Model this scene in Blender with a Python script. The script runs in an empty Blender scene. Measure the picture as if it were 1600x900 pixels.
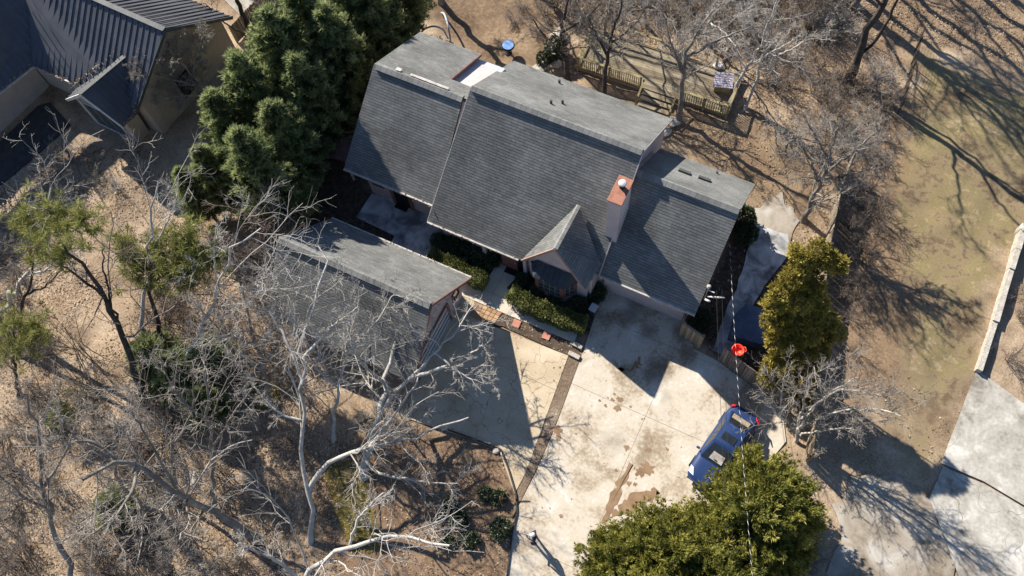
import bpy, math, random
import numpy as np
from mathutils import Vector, Matrix

random.seed(7)
SC = bpy.context.scene
COL = SC.collection

# ------------------------------------------------------------------ camera, sky, sun, exposure
CAM_H, FPX = 46.0, 1430.0
CR = Vector((0.90017453, 0.43241553, -0.05198679))
CU = Vector((-0.38220146, 0.84153812, 0.38175337))
CF = Vector((-0.20882495, 0.32377523, -0.92280103))
cam_d = bpy.data.cameras.new('camera')
cam = bpy.data.objects.new('camera', cam_d)
COL.objects.link(cam)
M3 = Matrix((CR, CU, -CF)).transposed()
cam.matrix_world = Matrix.Translation((0, 0, CAM_H)) @ M3.to_4x4()
cam_d.sensor_width = 36.0
cam_d.lens = 36.0 * FPX / 1600.0
cam_d.clip_start = 0.5
cam_d.clip_end = 3000
SC.camera = cam

SUN_AZ = math.radians(180 - 25)          # towards the sun, counted from +X
SUN_EL = math.radians(36)
to_sun = Vector((math.cos(SUN_AZ) * math.cos(SUN_EL), math.sin(SUN_AZ) * math.cos(SUN_EL), math.sin(SUN_EL)))
wd = bpy.data.worlds.new('World')
SC.world = wd
wd.use_nodes = True
nt = wd.node_tree
sky = nt.nodes.new('ShaderNodeTexSky')
sky.sky_type = 'NISHITA'
sky.sun_disc = False
sky.sun_elevation = SUN_EL
sky.ozone_density = 6.0
sky.dust_density = 0.4
sky.sun_rotation = math.atan2(to_sun.x, to_sun.y)
bg = nt.nodes['Background']
nt.links.new(sky.outputs[0], bg.inputs[0])
bg.inputs[1].default_value = 0.075
sl = bpy.data.lights.new('sun', 'SUN')
sl.energy = 5.0
sl.angle = math.radians(0.53)
sl.color = (1.0, 0.93, 0.82)
so = bpy.data.objects.new('sun', sl)
COL.objects.link(so)
so.rotation_euler = to_sun.to_track_quat('Z', 'Y').to_euler()
so.location = (-60, 40, 80)
SC.view_settings.view_transform = 'Standard'
SC.view_settings.look = 'None'
SC.view_settings.exposure = 0.88
SC.view_settings.gamma = 1.0
SC.render.engine = 'CYCLES'
SC.cycles.use_denoising = True
SC.cycles.max_bounces = 5
SC.cycles.transparent_max_bounces = 6


# ------------------------------------------------------------------ helpers
def P(px, py, z=0.0):
    """ground plan position of something surveyed from the photograph, at height z"""
    d = CF * FPX + CR * (px - 800) - CU * (py - 450)
    t = (z - CAM_H) / d.z
    return Vector((d.x * t, d.y * t, z))


def PP(pts, z=0.0):
    return [P(x, y, z) for x, y in pts]


def tag(o, label=None, cat=None, group=None, kind=None):
    if label: o['label'] = label
    if cat: o['category'] = cat
    if group: o['group'] = group
    if kind: o['kind'] = kind
    return o


def thing(name, label, cat, loc=(0, 0, 0), rz=0.0, group=None):
    o = bpy.data.objects.new(name, None)
    COL.objects.link(o)
    o.location = loc
    o.rotation_euler = (0, 0, rz)
    return tag(o, label, cat, group)


def copy_tree(o, parent=None):
    c = o.copy()
    COL.objects.link(c)
    c.parent = parent
    for ch in [k for k in o.children]:
        copy_tree(ch, c)
    return c


class MB:
    def __init__(s):
        s.v, s.f, s.m, s.t = [], [], [], []

    def face(s, pts, mi=0, tint=None):
        n = len(s.v)
        s.v.extend([tuple(p) for p in pts])
        s.f.append(tuple(range(n, n + len(pts))))
        s.m.append(mi); s.t.append(tint if tint is not None else 0.5)

    def box(s, c, size, rz=0.0, mi=0, tint=None, taper=1.0):
        cx, cy, cz = c
        sx, sy, sz = size[0] / 2, size[1] / 2, size[2] / 2
        ca, sa = math.cos(rz), math.sin(rz)
        V = []
        for dz in (-1, 1):
            k = taper if dz > 0 else 1.0
            for dx, dy in ((-1, -1), (1, -1), (1, 1), (-1, 1)):
                x, y = dx * sx * k, dy * sy * k
                V.append((cx + x * ca - y * sa, cy + x * sa + y * ca, cz + dz * sz))
        n = len(s.v); s.v += V
        for q in ((3, 2, 1, 0), (4, 5, 6, 7), (0, 1, 5, 4), (1, 2, 6, 5), (2, 3, 7, 6), (3, 0, 4, 7)):
            s.f.append(tuple(n + i for i in q)); s.m.append(mi); s.t.append(0.5 if tint is None else tint)

    def prism(s, poly, z0, z1, mi=0, tint=None, side=None):
        """vertical prism over plan polygon [(x,y)..]"""
        poly = [(p[0], p[1]) for p in poly]
        a = sum(poly[i][0] * poly[(i + 1) % len(poly)][1] - poly[(i + 1) % len(poly)][0] * poly[i][1] for i in range(len(poly)))
        if a < 0: poly = poly[::-1]
        n, k = len(s.v), len(poly)
        s.v += [(x, y, z0) for x, y in poly] + [(x, y, z1) for x, y in poly]
        s.f.append(tuple(n + k + i for i in range(k)))
        s.f.append(tuple(n + i for i in reversed(range(k))))
        s.m += [mi, mi]; s.t += [0.5 if tint is None else tint] * 2
        for i in range(k):
            j = (i + 1) % k
            s.f.append((n + i, n + j, n + k + j, n + k + i)); s.m.append(mi if side is None else side)
            s.t.append(0.5 if tint is None else tint)

    def extrude(s, poly, vec, mi=0, tint=None):
        """closed solid: 3D polygon swept by vec"""
        poly = [Vector(p) for p in poly]; vec = Vector(vec)
        n, k = len(s.v), len(poly)
        s.v += [tuple(p) for p in poly] + [tuple(p + vec) for p in poly]
        nrm = Vector((0, 0, 0))
        for i in range(k):
            nrm += (poly[i] - poly[0]).cross(poly[(i + 1) % k] - poly[0])
        flip = nrm.dot(vec) > 0
        F = [tuple(range(n, n + k)), tuple(range(n + 2 * k - 1, n + k - 1, -1))]
        for i in range(k):
            j = (i + 1) % k
            F.append((n + i, n + k + i, n + k + j, n + j))
        if flip: F = [f[::-1] for f in F]
        s.f += F; s.m += [mi] * len(F); s.t += [0.5 if tint is None else tint] * len(F)

    def bar(s, a, b, w, h=None, mi=0, tint=None, up=(0, 0, 1)):
        a, b = Vector(a), Vector(b)
        h = h or w
        d = (b - a).normalized()
        u = d.cross(Vector(up))
        if u.length < 1e-4: u = d.cross(Vector((1, 0, 0)))
        u.normalize(); v = u.cross(d).normalized()
        p = [a + u * (w / 2) * i + v * (h / 2) * j for i, j in ((-1, -1), (1, -1), (1, 1), (-1, 1))]
        s.extrude(p, b - a, mi, tint)

    def tube(s, pts, r, k=6, mi=0, tint=None, cap=True):
        pts = [Vector(p) for p in pts]
        n0 = len(s.v); N = len(pts)
        ref = Vector((0.13, 0.31, 0.94))
        for i, p in enumerate(pts):
            t = (pts[min(i + 1, N - 1)] - pts[max(i - 1, 0)]).normalized()
            u = t.cross(ref)
            if u.length < 0.05: u = t.cross(Vector((1, 0, 0)))
            u.normalize(); v = t.cross(u)
            rr = r[i] if hasattr(r, '__len__') else r
            for q in range(k):
                a = 2 * math.pi * q / k
                s.v.append(tuple(p + u * (rr * math.cos(a)) + v * (rr * math.sin(a))))
        for i in range(N - 1):
            for q in range(k):
                q2 = (q + 1) % k
                s.f.append((n0 + i * k + q, n0 + i * k + q2, n0 + (i + 1) * k + q2, n0 + (i + 1) * k + q))
                s.m.append(mi); s.t.append(0.5 if tint is None else tint)
        if cap:
            s.f.append(tuple(n0 + q for q in reversed(range(k)))); s.m.append(mi); s.t.append(0.5)
            s.f.append(tuple(n0 + (N - 1) * k + q for q in range(k))); s.m.append(mi); s.t.append(0.5)

    def lathe(s, prof, k=20, c=(0, 0, 0), mi=0):
        n0 = len(s.v)
        for r, z in prof:
            for q in range(k):
                a = 2 * math.pi * q / k
                s.v.append((c[0] + r * math.cos(a), c[1] + r * math.sin(a), c[2] + z))
        for i in range(len(prof) - 1):
            for q in range(k):
                q2 = (q + 1) % k
                s.f.append((n0 + i * k + q, n0 + i * k + q2, n0 + (i + 1) * k + q2, n0 + (i + 1) * k + q)); s.m.append(mi); s.t.append(0.5)
        s.f.append(tuple(n0 + q for q in reversed(range(k)))); s.m.append(mi); s.t.append(0.5)
        L = len(prof) - 1
        s.f.append(tuple(n0 + L * k + q for q in range(k))); s.m.append(mi); s.t.append(0.5)

    def mesh(s, name, mats, smooth=False):
        me = bpy.data.meshes.new(name)
        me.from_pydata(s.v, [], s.f)
        for m in (mats if isinstance(mats, (list, tuple)) else [mats]): me.materials.append(m)
        me.polygons.foreach_set('material_index', s.m)
        at = me.attributes.new('tint', 'FLOAT', 'FACE')
        at.data.foreach_set('value', s.t)
        if smooth: me.polygons.foreach_set('use_smooth', [True] * len(s.f))
        me.update()
        return me

    def build(s, name, mats, parent=None, smooth=False, kind=None):
        o = bpy.data.objects.new(name, s.mesh(name, mats, smooth))
        COL.objects.link(o)
        if parent is not None: o.parent = parent
        if kind: o['kind'] = kind
        return o


def link(name, me, parent=None, kind=None):
    o = bpy.data.objects.new(name, me)
    COL.objects.link(o)
    o.parent = parent
    if kind: o['kind'] = kind
    return o


def rel(o, root):
    """keep a part built in world coordinates where it is under a root that has its own place"""
    o.parent = root
    o.matrix_parent_inverse = (Matrix.Translation(root.location) @ root.rotation_euler.to_matrix().to_4x4()).inverted()
    return o


def bevel(o, w=0.02, seg=2):
    m = o.modifiers.new('bevel', 'BEVEL'); m.width = w; m.segments = seg; m.limit_method = 'ANGLE'
    return o


# ------------------------------------------------------------------ materials
def lin(c):
    return tuple((x / 12.92 if x <= 0.04045 else ((x + 0.055) / 1.055) ** 2.4) for x in c)


def mat(name, cols, scale=1.0, detail=6, rough=0.85, bump=0.0, bscale=None, spec=0.25, metal=0.0, tint=0.0,
        fine=0.0, fscale=40.0, stretch=None, transl=0.0, coat=0.0, spots=None, spot_col=(0.1, 0.08, 0.06), cracks=None, dist=0.0):
    """noise-driven colour ramp over object coordinates; linear albedo colours"""
    m = bpy.data.materials.new(name)
    m.use_nodes = True
    n, l = m.node_tree.nodes, m.node_tree.links
    b = n['Principled BSDF']
    tc = n.new('ShaderNodeTexCoord')
    co = tc.outputs['Object']
    if stretch:
        mp = n.new('ShaderNodeMapping'); mp.inputs['Scale'].default_value = stretch
        l.new(co, mp.inputs[0]); co = mp.outputs[0]
    nz = n.new('ShaderNodeTexNoise'); nz.inputs['Scale'].default_value = scale; nz.inputs['Detail'].default_value = detail
    nz.inputs['Roughness'].default_value = 0.62; nz.inputs['Distortion'].default_value = dist
    l.new(co, nz.inputs['Vector'])
    fac = nz.outputs[0]
    if tint:
        at = n.new('ShaderNodeAttribute'); at.attribute_name = 'tint'
        ma = n.new('ShaderNodeMath'); ma.operation = 'MULTIPLY_ADD'; ma.inputs[1].default_value = tint; ma.inputs[2].default_value = -tint / 2
        l.new(at.outputs['Fac'], ma.inputs[0])
        ad = n.new('ShaderNodeMath'); ad.operation = 'ADD'
        l.new(fac, ad.inputs[0]); l.new(ma.outputs[0], ad.inputs[1]); fac = ad.outputs[0]
    if fine:
        n2 = n.new('ShaderNodeTexNoise'); n2.inputs['Scale'].default_value = fscale; n2.inputs['Detail'].default_value = 3
        l.new(co, n2.inputs['Vector'])
        ma = n.new('ShaderNodeMath'); ma.operation = 'MULTIPLY_ADD'; ma.inputs[1].default_value = fine; ma.inputs[2].default_value = -fine / 2
        l.new(n2.outputs[0], ma.inputs[0])
        ad = n.new('ShaderNodeMath'); ad.operation = 'ADD'
        l.new(fac, ad.inputs[0]); l.new(ma.outputs[0], ad.inputs[1]); fac = ad.outputs[0]
    cr = n.new('ShaderNodeValToRGB')
    el = cr.color_ramp.elements
    el[0].position, el[0].color = cols[0][0], (*cols[0][1], 1)
    el[1].position, el[1].color = cols[-1][0], (*cols[-1][1], 1)
    for p, c in cols[1:-1]:
        e = el.new(p); e.color = (*c, 1)
    l.new(fac, cr.inputs[0])
    out = cr.outputs[0]
    if spots:
        acc = None
        for (sx, sy, sr, st) in spots:
            vm = n.new('ShaderNodeVectorMath'); vm.operation = 'DISTANCE'; vm.inputs[1].default_value = (sx, sy, 0)
            ws = n.new('ShaderNodeVectorMath'); ws.operation = 'MULTIPLY'; ws.inputs[1].default_value = (1, 1, 0)
            l.new(tc.outputs['Object'], ws.inputs[0]); l.new(ws.outputs[0], vm.inputs[0])
            wob = n.new('ShaderNodeMath'); wob.operation = 'MULTIPLY_ADD'; wob.inputs[1].default_value = sr * 1.6; wob.inputs[2].default_value = -sr * 0.8
            l.new(nz.outputs[0], wob.inputs[0])
            a2 = n.new('ShaderNodeMath'); a2.operation = 'ADD'; l.new(vm.outputs['Value'], a2.inputs[0]); l.new(wob.outputs[0], a2.inputs[1])
            mr = n.new('ShaderNodeMapRange'); mr.inputs[1].default_value = sr; mr.inputs[2].default_value = sr * 0.25
            mr.inputs[3].default_value = 0; mr.inputs[4].default_value = st
            l.new(a2.outputs[0], mr.inputs[0])
            if acc is None: acc = mr.outputs[0]
            else:
                mx = n.new('ShaderNodeMath'); mx.operation = 'MAXIMUM'; l.new(acc, mx.inputs[0]); l.new(mr.outputs[0], mx.inputs[1]); acc = mx.outputs[0]
        mix = n.new('ShaderNodeMix'); mix.data_type = 'RGBA'
        l.new(acc, mix.inputs[0]); l.new(out, mix.inputs[6]); mix.inputs[7].default_value = (*spot_col, 1); out = mix.outputs[2]
    if cracks:
        csc, cw, ccol = cracks
        nd = n.new('ShaderNodeTexNoise'); nd.inputs['Scale'].default_value = csc * 1.7; l.new(co, nd.inputs['Vector'])
        va = n.new('ShaderNodeVectorMath'); va.operation = 'MULTIPLY_ADD'; va.inputs[1].default_value = (0.9 / csc,) * 3
        l.new(nd.outputs['Color'], va.inputs[0]); l.new(co, va.inputs[2])
        vo = n.new('ShaderNodeTexVoronoi'); vo.feature = 'DISTANCE_TO_EDGE'; vo.inputs['Scale'].default_value = csc
        l.new(va.outputs[0], vo.inputs['Vector'])
        mr = n.new('ShaderNodeMapRange'); mr.inputs[1].default_value = cw; mr.inputs[2].default_value = cw * 0.3
        mr.inputs[3].default_value = 0; mr.inputs[4].default_value = 0.75
        l.new(vo.outputs['Distance'], mr.inputs[0])
        mix = n.new('ShaderNodeMix'); mix.data_type = 'RGBA'
        l.new(mr.outputs[0], mix.inputs[0]); l.new(out, mix.inputs[6]); mix.inputs[7].default_value = (*ccol, 1); out = mix.outputs[2]
    l.new(out, b.inputs['Base Color'])
    b.inputs['Roughness'].default_value = rough
    b.inputs['Specular IOR Level'].default_value = spec
    b.inputs['Metallic'].default_value = metal
    b.inputs['Coat Weight'].default_value = coat
    if bump:
        nb = n.new('ShaderNodeTexNoise'); nb.inputs['Scale'].default_value = bscale or scale * 6; nb.inputs['Detail'].default_value = 5
        l.new(co, nb.inputs['Vector'])
        bp = n.new('ShaderNodeBump'); bp.inputs['Strength'].default_value = bump; bp.inputs['Distance'].default_value = 0.075
        l.new(nb.outputs[0], bp.inputs['Height']); l.new(bp.outputs[0], b.inputs['Normal'])
    if transl:
        tr = n.new('ShaderNodeBsdfTranslucent'); l.new(out, tr.inputs[0])
        ms = n.new('ShaderNodeMixShader'); ms.inputs[0].default_value = transl
        l.new(b.outputs[0], ms.inputs[1]); l.new(tr.outputs[0], ms.inputs[2]); l.new(ms.outputs[0], n['Material Output'].inputs[0])
    return m


def two(a, b, **k):
    return dict(cols=[(0.32, a), (0.68, b)], **k)


M = {}
M['shingle'] = mat('roof shingle', [(0.2, (0.108, 0.11, 0.106)), (0.5, (0.178, 0.18, 0.172)), (0.8, (0.27, 0.272, 0.26))], scale=0.5, detail=8, rough=0.92, tint=0.22, fine=0.4, fscale=22, bump=0.2, bscale=55, spec=0.1)
M['paintedshade'] = mat('shingle painted shade band', [(0.3, (0.035, 0.036, 0.037)), (0.7, (0.06, 0.062, 0.062))], scale=2, rough=0.95, spec=0.1)  # painted shade: dark deck colour showing between courses as their shadow lines
M['ridge_shingle'] = mat('ridge shingle', [(0.2, (0.16, 0.16, 0.15)), (0.8, (0.28, 0.28, 0.265))], scale=1.0, rough=0.92, tint=0.3, fine=0.4, bump=0.4, bscale=50)
M['stucco'] = mat('pinkish stucco', [(0.3, (0.47, 0.40, 0.39)), (0.7, (0.60, 0.53, 0.52))], scale=1.5, rough=0.9, bump=0.25, bscale=60)
M['trim'] = mat('red brown trim', [(0.3, (0.17, 0.08, 0.062)), (0.7, (0.28, 0.14, 0.112))], scale=3, rough=0.7)
M['pinktrim'] = mat('faded pink trim', [(0.3, (0.34, 0.19, 0.15)), (0.7, (0.46, 0.29, 0.235))], scale=3, rough=0.7)
M['muntin'] = mat('grey muntin', [(0.3, (0.2, 0.2, 0.2)), (0.7, (0.3, 0.3, 0.3))], scale=3, rough=0.6)
M['copper'] = mat('rusty copper cap', [(0.3, (0.26, 0.105, 0.065)), (0.7, (0.40, 0.19, 0.13))], scale=3, rough=0.6)
M['gutter'] = mat('gutter metal', [(0.3, (0.30, 0.27, 0.25)), (0.7, (0.55, 0.52, 0.49))], scale=4, rough=0.5)
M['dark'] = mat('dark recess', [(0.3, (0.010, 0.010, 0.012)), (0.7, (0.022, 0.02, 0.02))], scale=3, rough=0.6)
M['vent'] = mat('vent metal', [(0.3, (0.05, 0.055, 0.06)), (0.7, (0.10, 0.11, 0.11))], scale=3, rough=0.6)
M['white'] = mat('white paint', [(0.3, (0.52, 0.50, 0.48)), (0.7, (0.74, 0.73, 0.71))], scale=3, rough=0.6)
M['whiteroof'] = mat('white roof coating', [(0.25, (0.36, 0.39, 0.42)), (0.75, (0.54, 0.57, 0.60))], scale=1.1, rough=0.6, stretch=(3, 1, 1))
M['glass'] = mat('window glass', [(0.3, (0.035, 0.05, 0.06)), (0.7, (0.07, 0.09, 0.10))], scale=2, rough=0.08, spec=0.6)
M['bayroof'] = mat('dark bay roof', [(0.3, (0.03, 0.038, 0.05)), (0.7, (0.055, 0.065, 0.08))], scale=2, rough=0.55)
M['metalroof'] = mat('standing seam metal', [(0.25, (0.068, 0.072, 0.085)), (0.75, (0.112, 0.117, 0.132))], scale=0.8, rough=0.5, spec=0.3, metal=0.1)
M['tanwall'] = mat('tan stucco', [(0.3, (0.38, 0.325, 0.27)), (0.7, (0.50, 0.435, 0.37))], scale=1.2, rough=0.9, bump=0.3, bscale=30)
M['concrete'] = mat('driveway concrete', [(0.24, (0.21, 0.155, 0.10)), (0.40, (0.36, 0.295, 0.215)), (0.50, (0.52, 0.455, 0.365)), (0.60, (0.55, 0.50, 0.42)), (0.72, (0.70, 0.665, 0.60))], scale=0.5, detail=12, rough=0.9, fine=0.3, fscale=7, bump=0.15, bscale=40, dist=0.4,
    spots=[(*P(1027, 583)[:2], 0.95, 0.62), (*P(1040, 620)[:2], 0.5, 0.3), (*P(985, 490)[:2], 0.95, 0.55), (*P(1010, 520)[:2], 0.8, 0.5), (*P(1062, 515)[:2], 0.5, 0.35), (*P(1075, 560)[:2], 0.7, 0.3), (*P(960, 690)[:2], 0.9, 0.3), (*P(1170, 610)[:2], 0.6, 0.3)],
    spot_col=(0.11, 0.08, 0.055))
M['apron'] = mat('stamped tan concrete', [(0.25, (0.38, 0.29, 0.19)), (0.5, (0.51, 0.42, 0.295)), (0.78, (0.62, 0.545, 0.42))], scale=0.6, detail=8, rough=0.9, fine=0.2, fscale=9, bump=0.15, bscale=30,
    cracks=(0.62, 0.011, (0.22, 0.145, 0.09)))
M['walk'] = mat('walkway concrete', [(0.25, (0.45, 0.39, 0.30)), (0.75, (0.66, 0.60, 0.50))], scale=0.9, detail=8, rough=0.9, fine=0.2, fscale=8, bump=0.1)
M['asphalt'] = mat('dark asphalt', [(0.3, (0.035, 0.035, 0.037)), (0.7, (0.065, 0.063, 0.062))], scale=2, rough=0.95, fine=0.4, bump=0.3)
M['patio'] = mat('old patio concrete', [(0.36, (0.15, 0.15, 0.155)), (0.48, (0.36, 0.36, 0.36)), (0.62, (0.60, 0.595, 0.58))], scale=1.0, detail=9, rough=0.9, fine=0.2, dist=0.5)
M['nbrslab'] = mat('grey neighbour concrete', [(0.32, (0.20, 0.178, 0.148)), (0.45, (0.35, 0.325, 0.28)), (0.55, (0.43, 0.405, 0.355)), (0.68, (0.58, 0.555, 0.505))], scale=0.55, detail=12, rough=0.9, fine=0.3, fscale=6, bump=0.12, dist=0.5, cracks=(0.22, 0.0035, (0.2, 0.175, 0.14)))
M['dustyslab'] = mat('dusty pavement', [(0.3, (0.15, 0.115, 0.08)), (0.45, (0.29, 0.245, 0.19)), (0.58, (0.38, 0.34, 0.285)), (0.7, (0.48, 0.455, 0.41))], scale=0.6, detail=9, rough=0.95, fine=0.25, dist=0.8)
M['soil'] = mat('planting soil', [(0.3, (0.060, 0.042, 0.030)), (0.7, (0.135, 0.10, 0.072))], scale=3, rough=1.0, fine=0.4, fscale=20, bump=0.8, bscale=18)
M['silt'] = mat('washed silt', [(0.3, (0.20, 0.125, 0.075)), (0.7, (0.31, 0.21, 0.13))], scale=2, rough=1.0, fine=0.3)
M['pebble'] = mat('pebble strip', [(0.3, (0.14, 0.098, 0.065)), (0.55, (0.22, 0.165, 0.12)), (0.74, (0.30, 0.23, 0.17)), (0.80, (0.60, 0.55, 0.48))], scale=0.8, rough=0.95, fine=0.75, fscale=11, bump=0.6, bscale=14)
M['paver'] = mat('tan paver', [(0.3, (0.30, 0.175, 0.095)), (0.7, (0.48, 0.32, 0.19))], scale=2, rough=0.9, tint=0.4, fine=0.2)
M['redstone'] = mat('red stepping stone', [(0.3, (0.40, 0.17, 0.12)), (0.7, (0.52, 0.25, 0.18))], scale=4, rough=0.9)
M['stone'] = mat('pale stone', [(0.3, (0.33, 0.30, 0.25)), (0.7, (0.58, 0.54, 0.47))], scale=2.5, rough=0.9, bump=0.5, bscale=12)
M['leafy'] = mat('hedge leaf', [(0.15, (0.06, 0.075, 0.02)), (0.5, (0.15, 0.165, 0.05)), (0.85, (0.27, 0.27, 0.09))], scale=1.5, tint=0.6, rough=0.7, transl=0.15)
M['darkleaf'] = mat('glossy shrub leaf', [(0.15, (0.02, 0.035, 0.014)), (0.5, (0.05, 0.075, 0.03)), (0.85, (0.13, 0.16, 0.075))], scale=2, tint=0.7, rough=0.45, spec=0.5, transl=0.1)
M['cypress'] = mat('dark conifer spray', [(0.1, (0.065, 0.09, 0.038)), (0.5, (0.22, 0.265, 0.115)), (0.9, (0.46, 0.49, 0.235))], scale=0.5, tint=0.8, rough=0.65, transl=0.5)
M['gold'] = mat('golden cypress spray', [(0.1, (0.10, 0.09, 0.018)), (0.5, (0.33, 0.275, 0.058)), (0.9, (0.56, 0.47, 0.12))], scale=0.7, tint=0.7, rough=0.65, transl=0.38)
M['juniper'] = mat('green juniper spray', [(0.1, (0.045, 0.055, 0.012)), (0.5, (0.185, 0.19, 0.038)), (0.9, (0.42, 0.39, 0.09))], scale=0.6, tint=0.85, rough=0.65, transl=0.3)
M['pine'] = mat('pine needles', [(0.1, (0.13, 0.145, 0.04)), (0.5, (0.27, 0.275, 0.085)), (0.9, (0.42, 0.41, 0.15))], scale=0.6, tint=0.7, rough=0.6, transl=0.4)
M['bark'] = mat('grey bark', [(0.25, (0.10, 0.085, 0.07)), (0.5, (0.22, 0.195, 0.165)), (0.75, (0.40, 0.37, 0.33))], scale=2.2, detail=8, rough=0.95, bump=0.5, bscale=14, stretch=(1, 1, 0.4))
M['palebark'] = mat('pale bark', [(0.22, (0.17, 0.15, 0.125)), (0.42, (0.40, 0.375, 0.33)), (0.75, (0.60, 0.575, 0.53))], scale=2.0, detail=8, rough=0.9, bump=0.4, bscale=14)
M['darkbark'] = mat('dark bark', [(0.3, (0.035, 0.028, 0.023)), (0.7, (0.095, 0.08, 0.066))], scale=2.5, rough=0.95, bump=0.5, bscale=14)
M['twig'] = mat('grey twigs', [(0.3, (0.18, 0.155, 0.13)), (0.7, (0.37, 0.335, 0.295))], scale=0.6, rough=0.9, tint=0.3)
M['browntwig'] = mat('brown twigs', [(0.3, (0.15, 0.115, 0.09)), (0.7, (0.29, 0.235, 0.195))], scale=0.6, rough=0.9, tint=0.3)
M['paletwig'] = mat('pale twigs', [(0.3, (0.27, 0.245, 0.215)), (0.7, (0.53, 0.50, 0.455))], scale=0.6, rough=0.9, tint=0.3)
M['timber'] = mat('weathered timber', [(0.3, (0.21, 0.165, 0.115)), (0.7, (0.36, 0.30, 0.225))], scale=1.5, rough=0.9, tint=0.5, stretch=(1, 1, 4), bump=0.3)
M['greytimber'] = mat('grey fence timber', [(0.3, (0.15, 0.125, 0.105)), (0.7, (0.26, 0.225, 0.19))], scale=1.5, rough=0.9, tint=0.5, bump=0.3)
M['yellowtimber'] = mat('mossy yellow timber', [(0.3, (0.19, 0.15, 0.075)), (0.7, (0.40, 0.34, 0.18))], scale=1.5, rough=0.85, tint=0.4)
M['decktimber'] = mat('deck timber', [(0.25, (0.15, 0.12, 0.08)), (0.5, (0.25, 0.205, 0.14)), (0.75, (0.36, 0.31, 0.225))], scale=0.7, rough=0.9, tint=0.25, fine=0.2, fscale=8)
M['lavender'] = mat('pale lavender paint', [(0.3, (0.34, 0.31, 0.38)), (0.7, (0.50, 0.46, 0.54))], scale=2, rough=0.6)
M['carpaint'] = mat('blue car paint', [(0.3, (0.014, 0.036, 0.115)), (0.7, (0.02, 0.046, 0.14))], scale=1, rough=0.5, metal=0.0, coat=0.08, spec=0.25)
M['tyre'] = mat('tyre rubber', [(0.3, (0.015, 0.015, 0.016)), (0.7, (0.03, 0.03, 0.03))], scale=5, rough=0.8)
M['alloy'] = mat('alloy metal', [(0.3, (0.45, 0.46, 0.47)), (0.7, (0.62, 0.63, 0.64))], scale=5, rough=0.3, metal=0.9)
M['carglass'] = mat('car glass', [(0.3, (0.012, 0.016, 0.018)), (0.7, (0.025, 0.03, 0.032))], scale=2, rough=0.04, spec=0.9)
M['lamp'] = mat('headlight lens', [(0.3, (0.62, 0.63, 0.60)), (0.7, (0.85, 0.85, 0.82))], scale=6, rough=0.12, spec=0.8)
M['redlamp'] = mat('tail light lens', [(0.3, (0.48, 0.014, 0.02)), (0.7, (0.62, 0.03, 0.035))], scale=6, rough=0.15, spec=0.7)
M['redplastic'] = mat('red plastic', [(0.3, (0.80, 0.05, 0.02)), (0.7, (0.9, 0.075, 0.035))], scale=2, rough=0.4)
M['blueplastic'] = mat('blue plastic', [(0.3, (0.10, 0.22, 0.52)), (0.7, (0.30, 0.45, 0.72))], scale=3.5, rough=0.15, spec=0.7)
M['paleblue'] = mat('pale blue pipe', [(0.3, (0.30, 0.38, 0.46)), (0.7, (0.50, 0.57, 0.62))], scale=1.5, rough=0.4)
M['tarp'] = mat('dark blue tarp', [(0.3, (0.06, 0.085, 0.14)), (0.7, (0.12, 0.15, 0.21))], scale=1.2, rough=0.6, bump=0.6, bscale=3)
M['plum'] = mat('plum brown porch roof', [(0.3, (0.085, 0.05, 0.05)), (0.7, (0.16, 0.10, 0.10))], scale=1.5, rough=0.8)
M['cable'] = mat('black cable', [(0.3, (0.012, 0.012, 0.012)), (0.7, (0.02, 0.02, 0.02))], rough=0.6)
M['wire'] = mat('bright aluminium wire', [(0.3, (0.70, 0.70, 0.70)), (0.7, (0.82, 0.82, 0.82))], rough=0.4)
M['skin'] = mat('skin', [(0.3, (0.42, 0.24, 0.17)), (0.7, (0.48, 0.28, 0.20))], rough=0.6)
M['navy'] = mat('navy cloth', [(0.3, (0.020, 0.024, 0.038)), (0.7, (0.04, 0.046, 0.066))], scale=6, rough=0.9)
M['greycloth'] = mat('pale grey cloth', [(0.3, (0.42, 0.43, 0.45)), (0.7, (0.60, 0.61, 0.62))], scale=6, rough=0.9)
M['shoe'] = mat('black shoe', [(0.3, (0.012, 0.012, 0.013)), (0.7, (0.025, 0.025, 0.025))], rough=0.6)
M['litter'] = mat('dry leaf', [(0.05, (0.13, 0.075, 0.038)), (0.4, (0.27, 0.185, 0.115)), (0.7, (0.42, 0.32, 0.22)), (0.95, (0.58, 0.48, 0.36))], scale=0.4, tint=0.9, rough=0.8, transl=0.15)
M['moss'] = mat('moss', [(0.3, (0.10, 0.085, 0.022)), (0.7, (0.21, 0.165, 0.04))], scale=2, rough=1, fine=0.3, bump=0.6)
# ------------------------------------------------------------------ ground
def vnoise(x, y, seed=0):
    xi, yi = np.floor(x).astype(np.int64), np.floor(y).astype(np.int64)
    fx, fy = x - xi, y - yi
    fx, fy = fx * fx * (3 - 2 * fx), fy * fy * (3 - 2 * fy)

    def h(a, b):
        n = (a * 374761393 + b * 668265263 + seed * 1442695041) & 0x7fffffff
        n = ((n ^ (n >> 13)) * 1274126177) & 0x7fffffff
        return ((n ^ (n >> 16)) & 0xffff) / 65535.0
    return (h(xi, yi) * (1 - fx) + h(xi + 1, yi) * fx) * (1 - fy) + (h(xi, yi + 1) * (1 - fx) + h(xi + 1, yi + 1) * fx) * fy


def fbm(x, y, seed=0, o=4):
    s, a, t = 0, 1.0, 0
    for i in range(o):
        s = s + a * vnoise(x * 2 ** i, y * 2 ** i, seed + i); t += a; a *= 0.5
    return s / t


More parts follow.
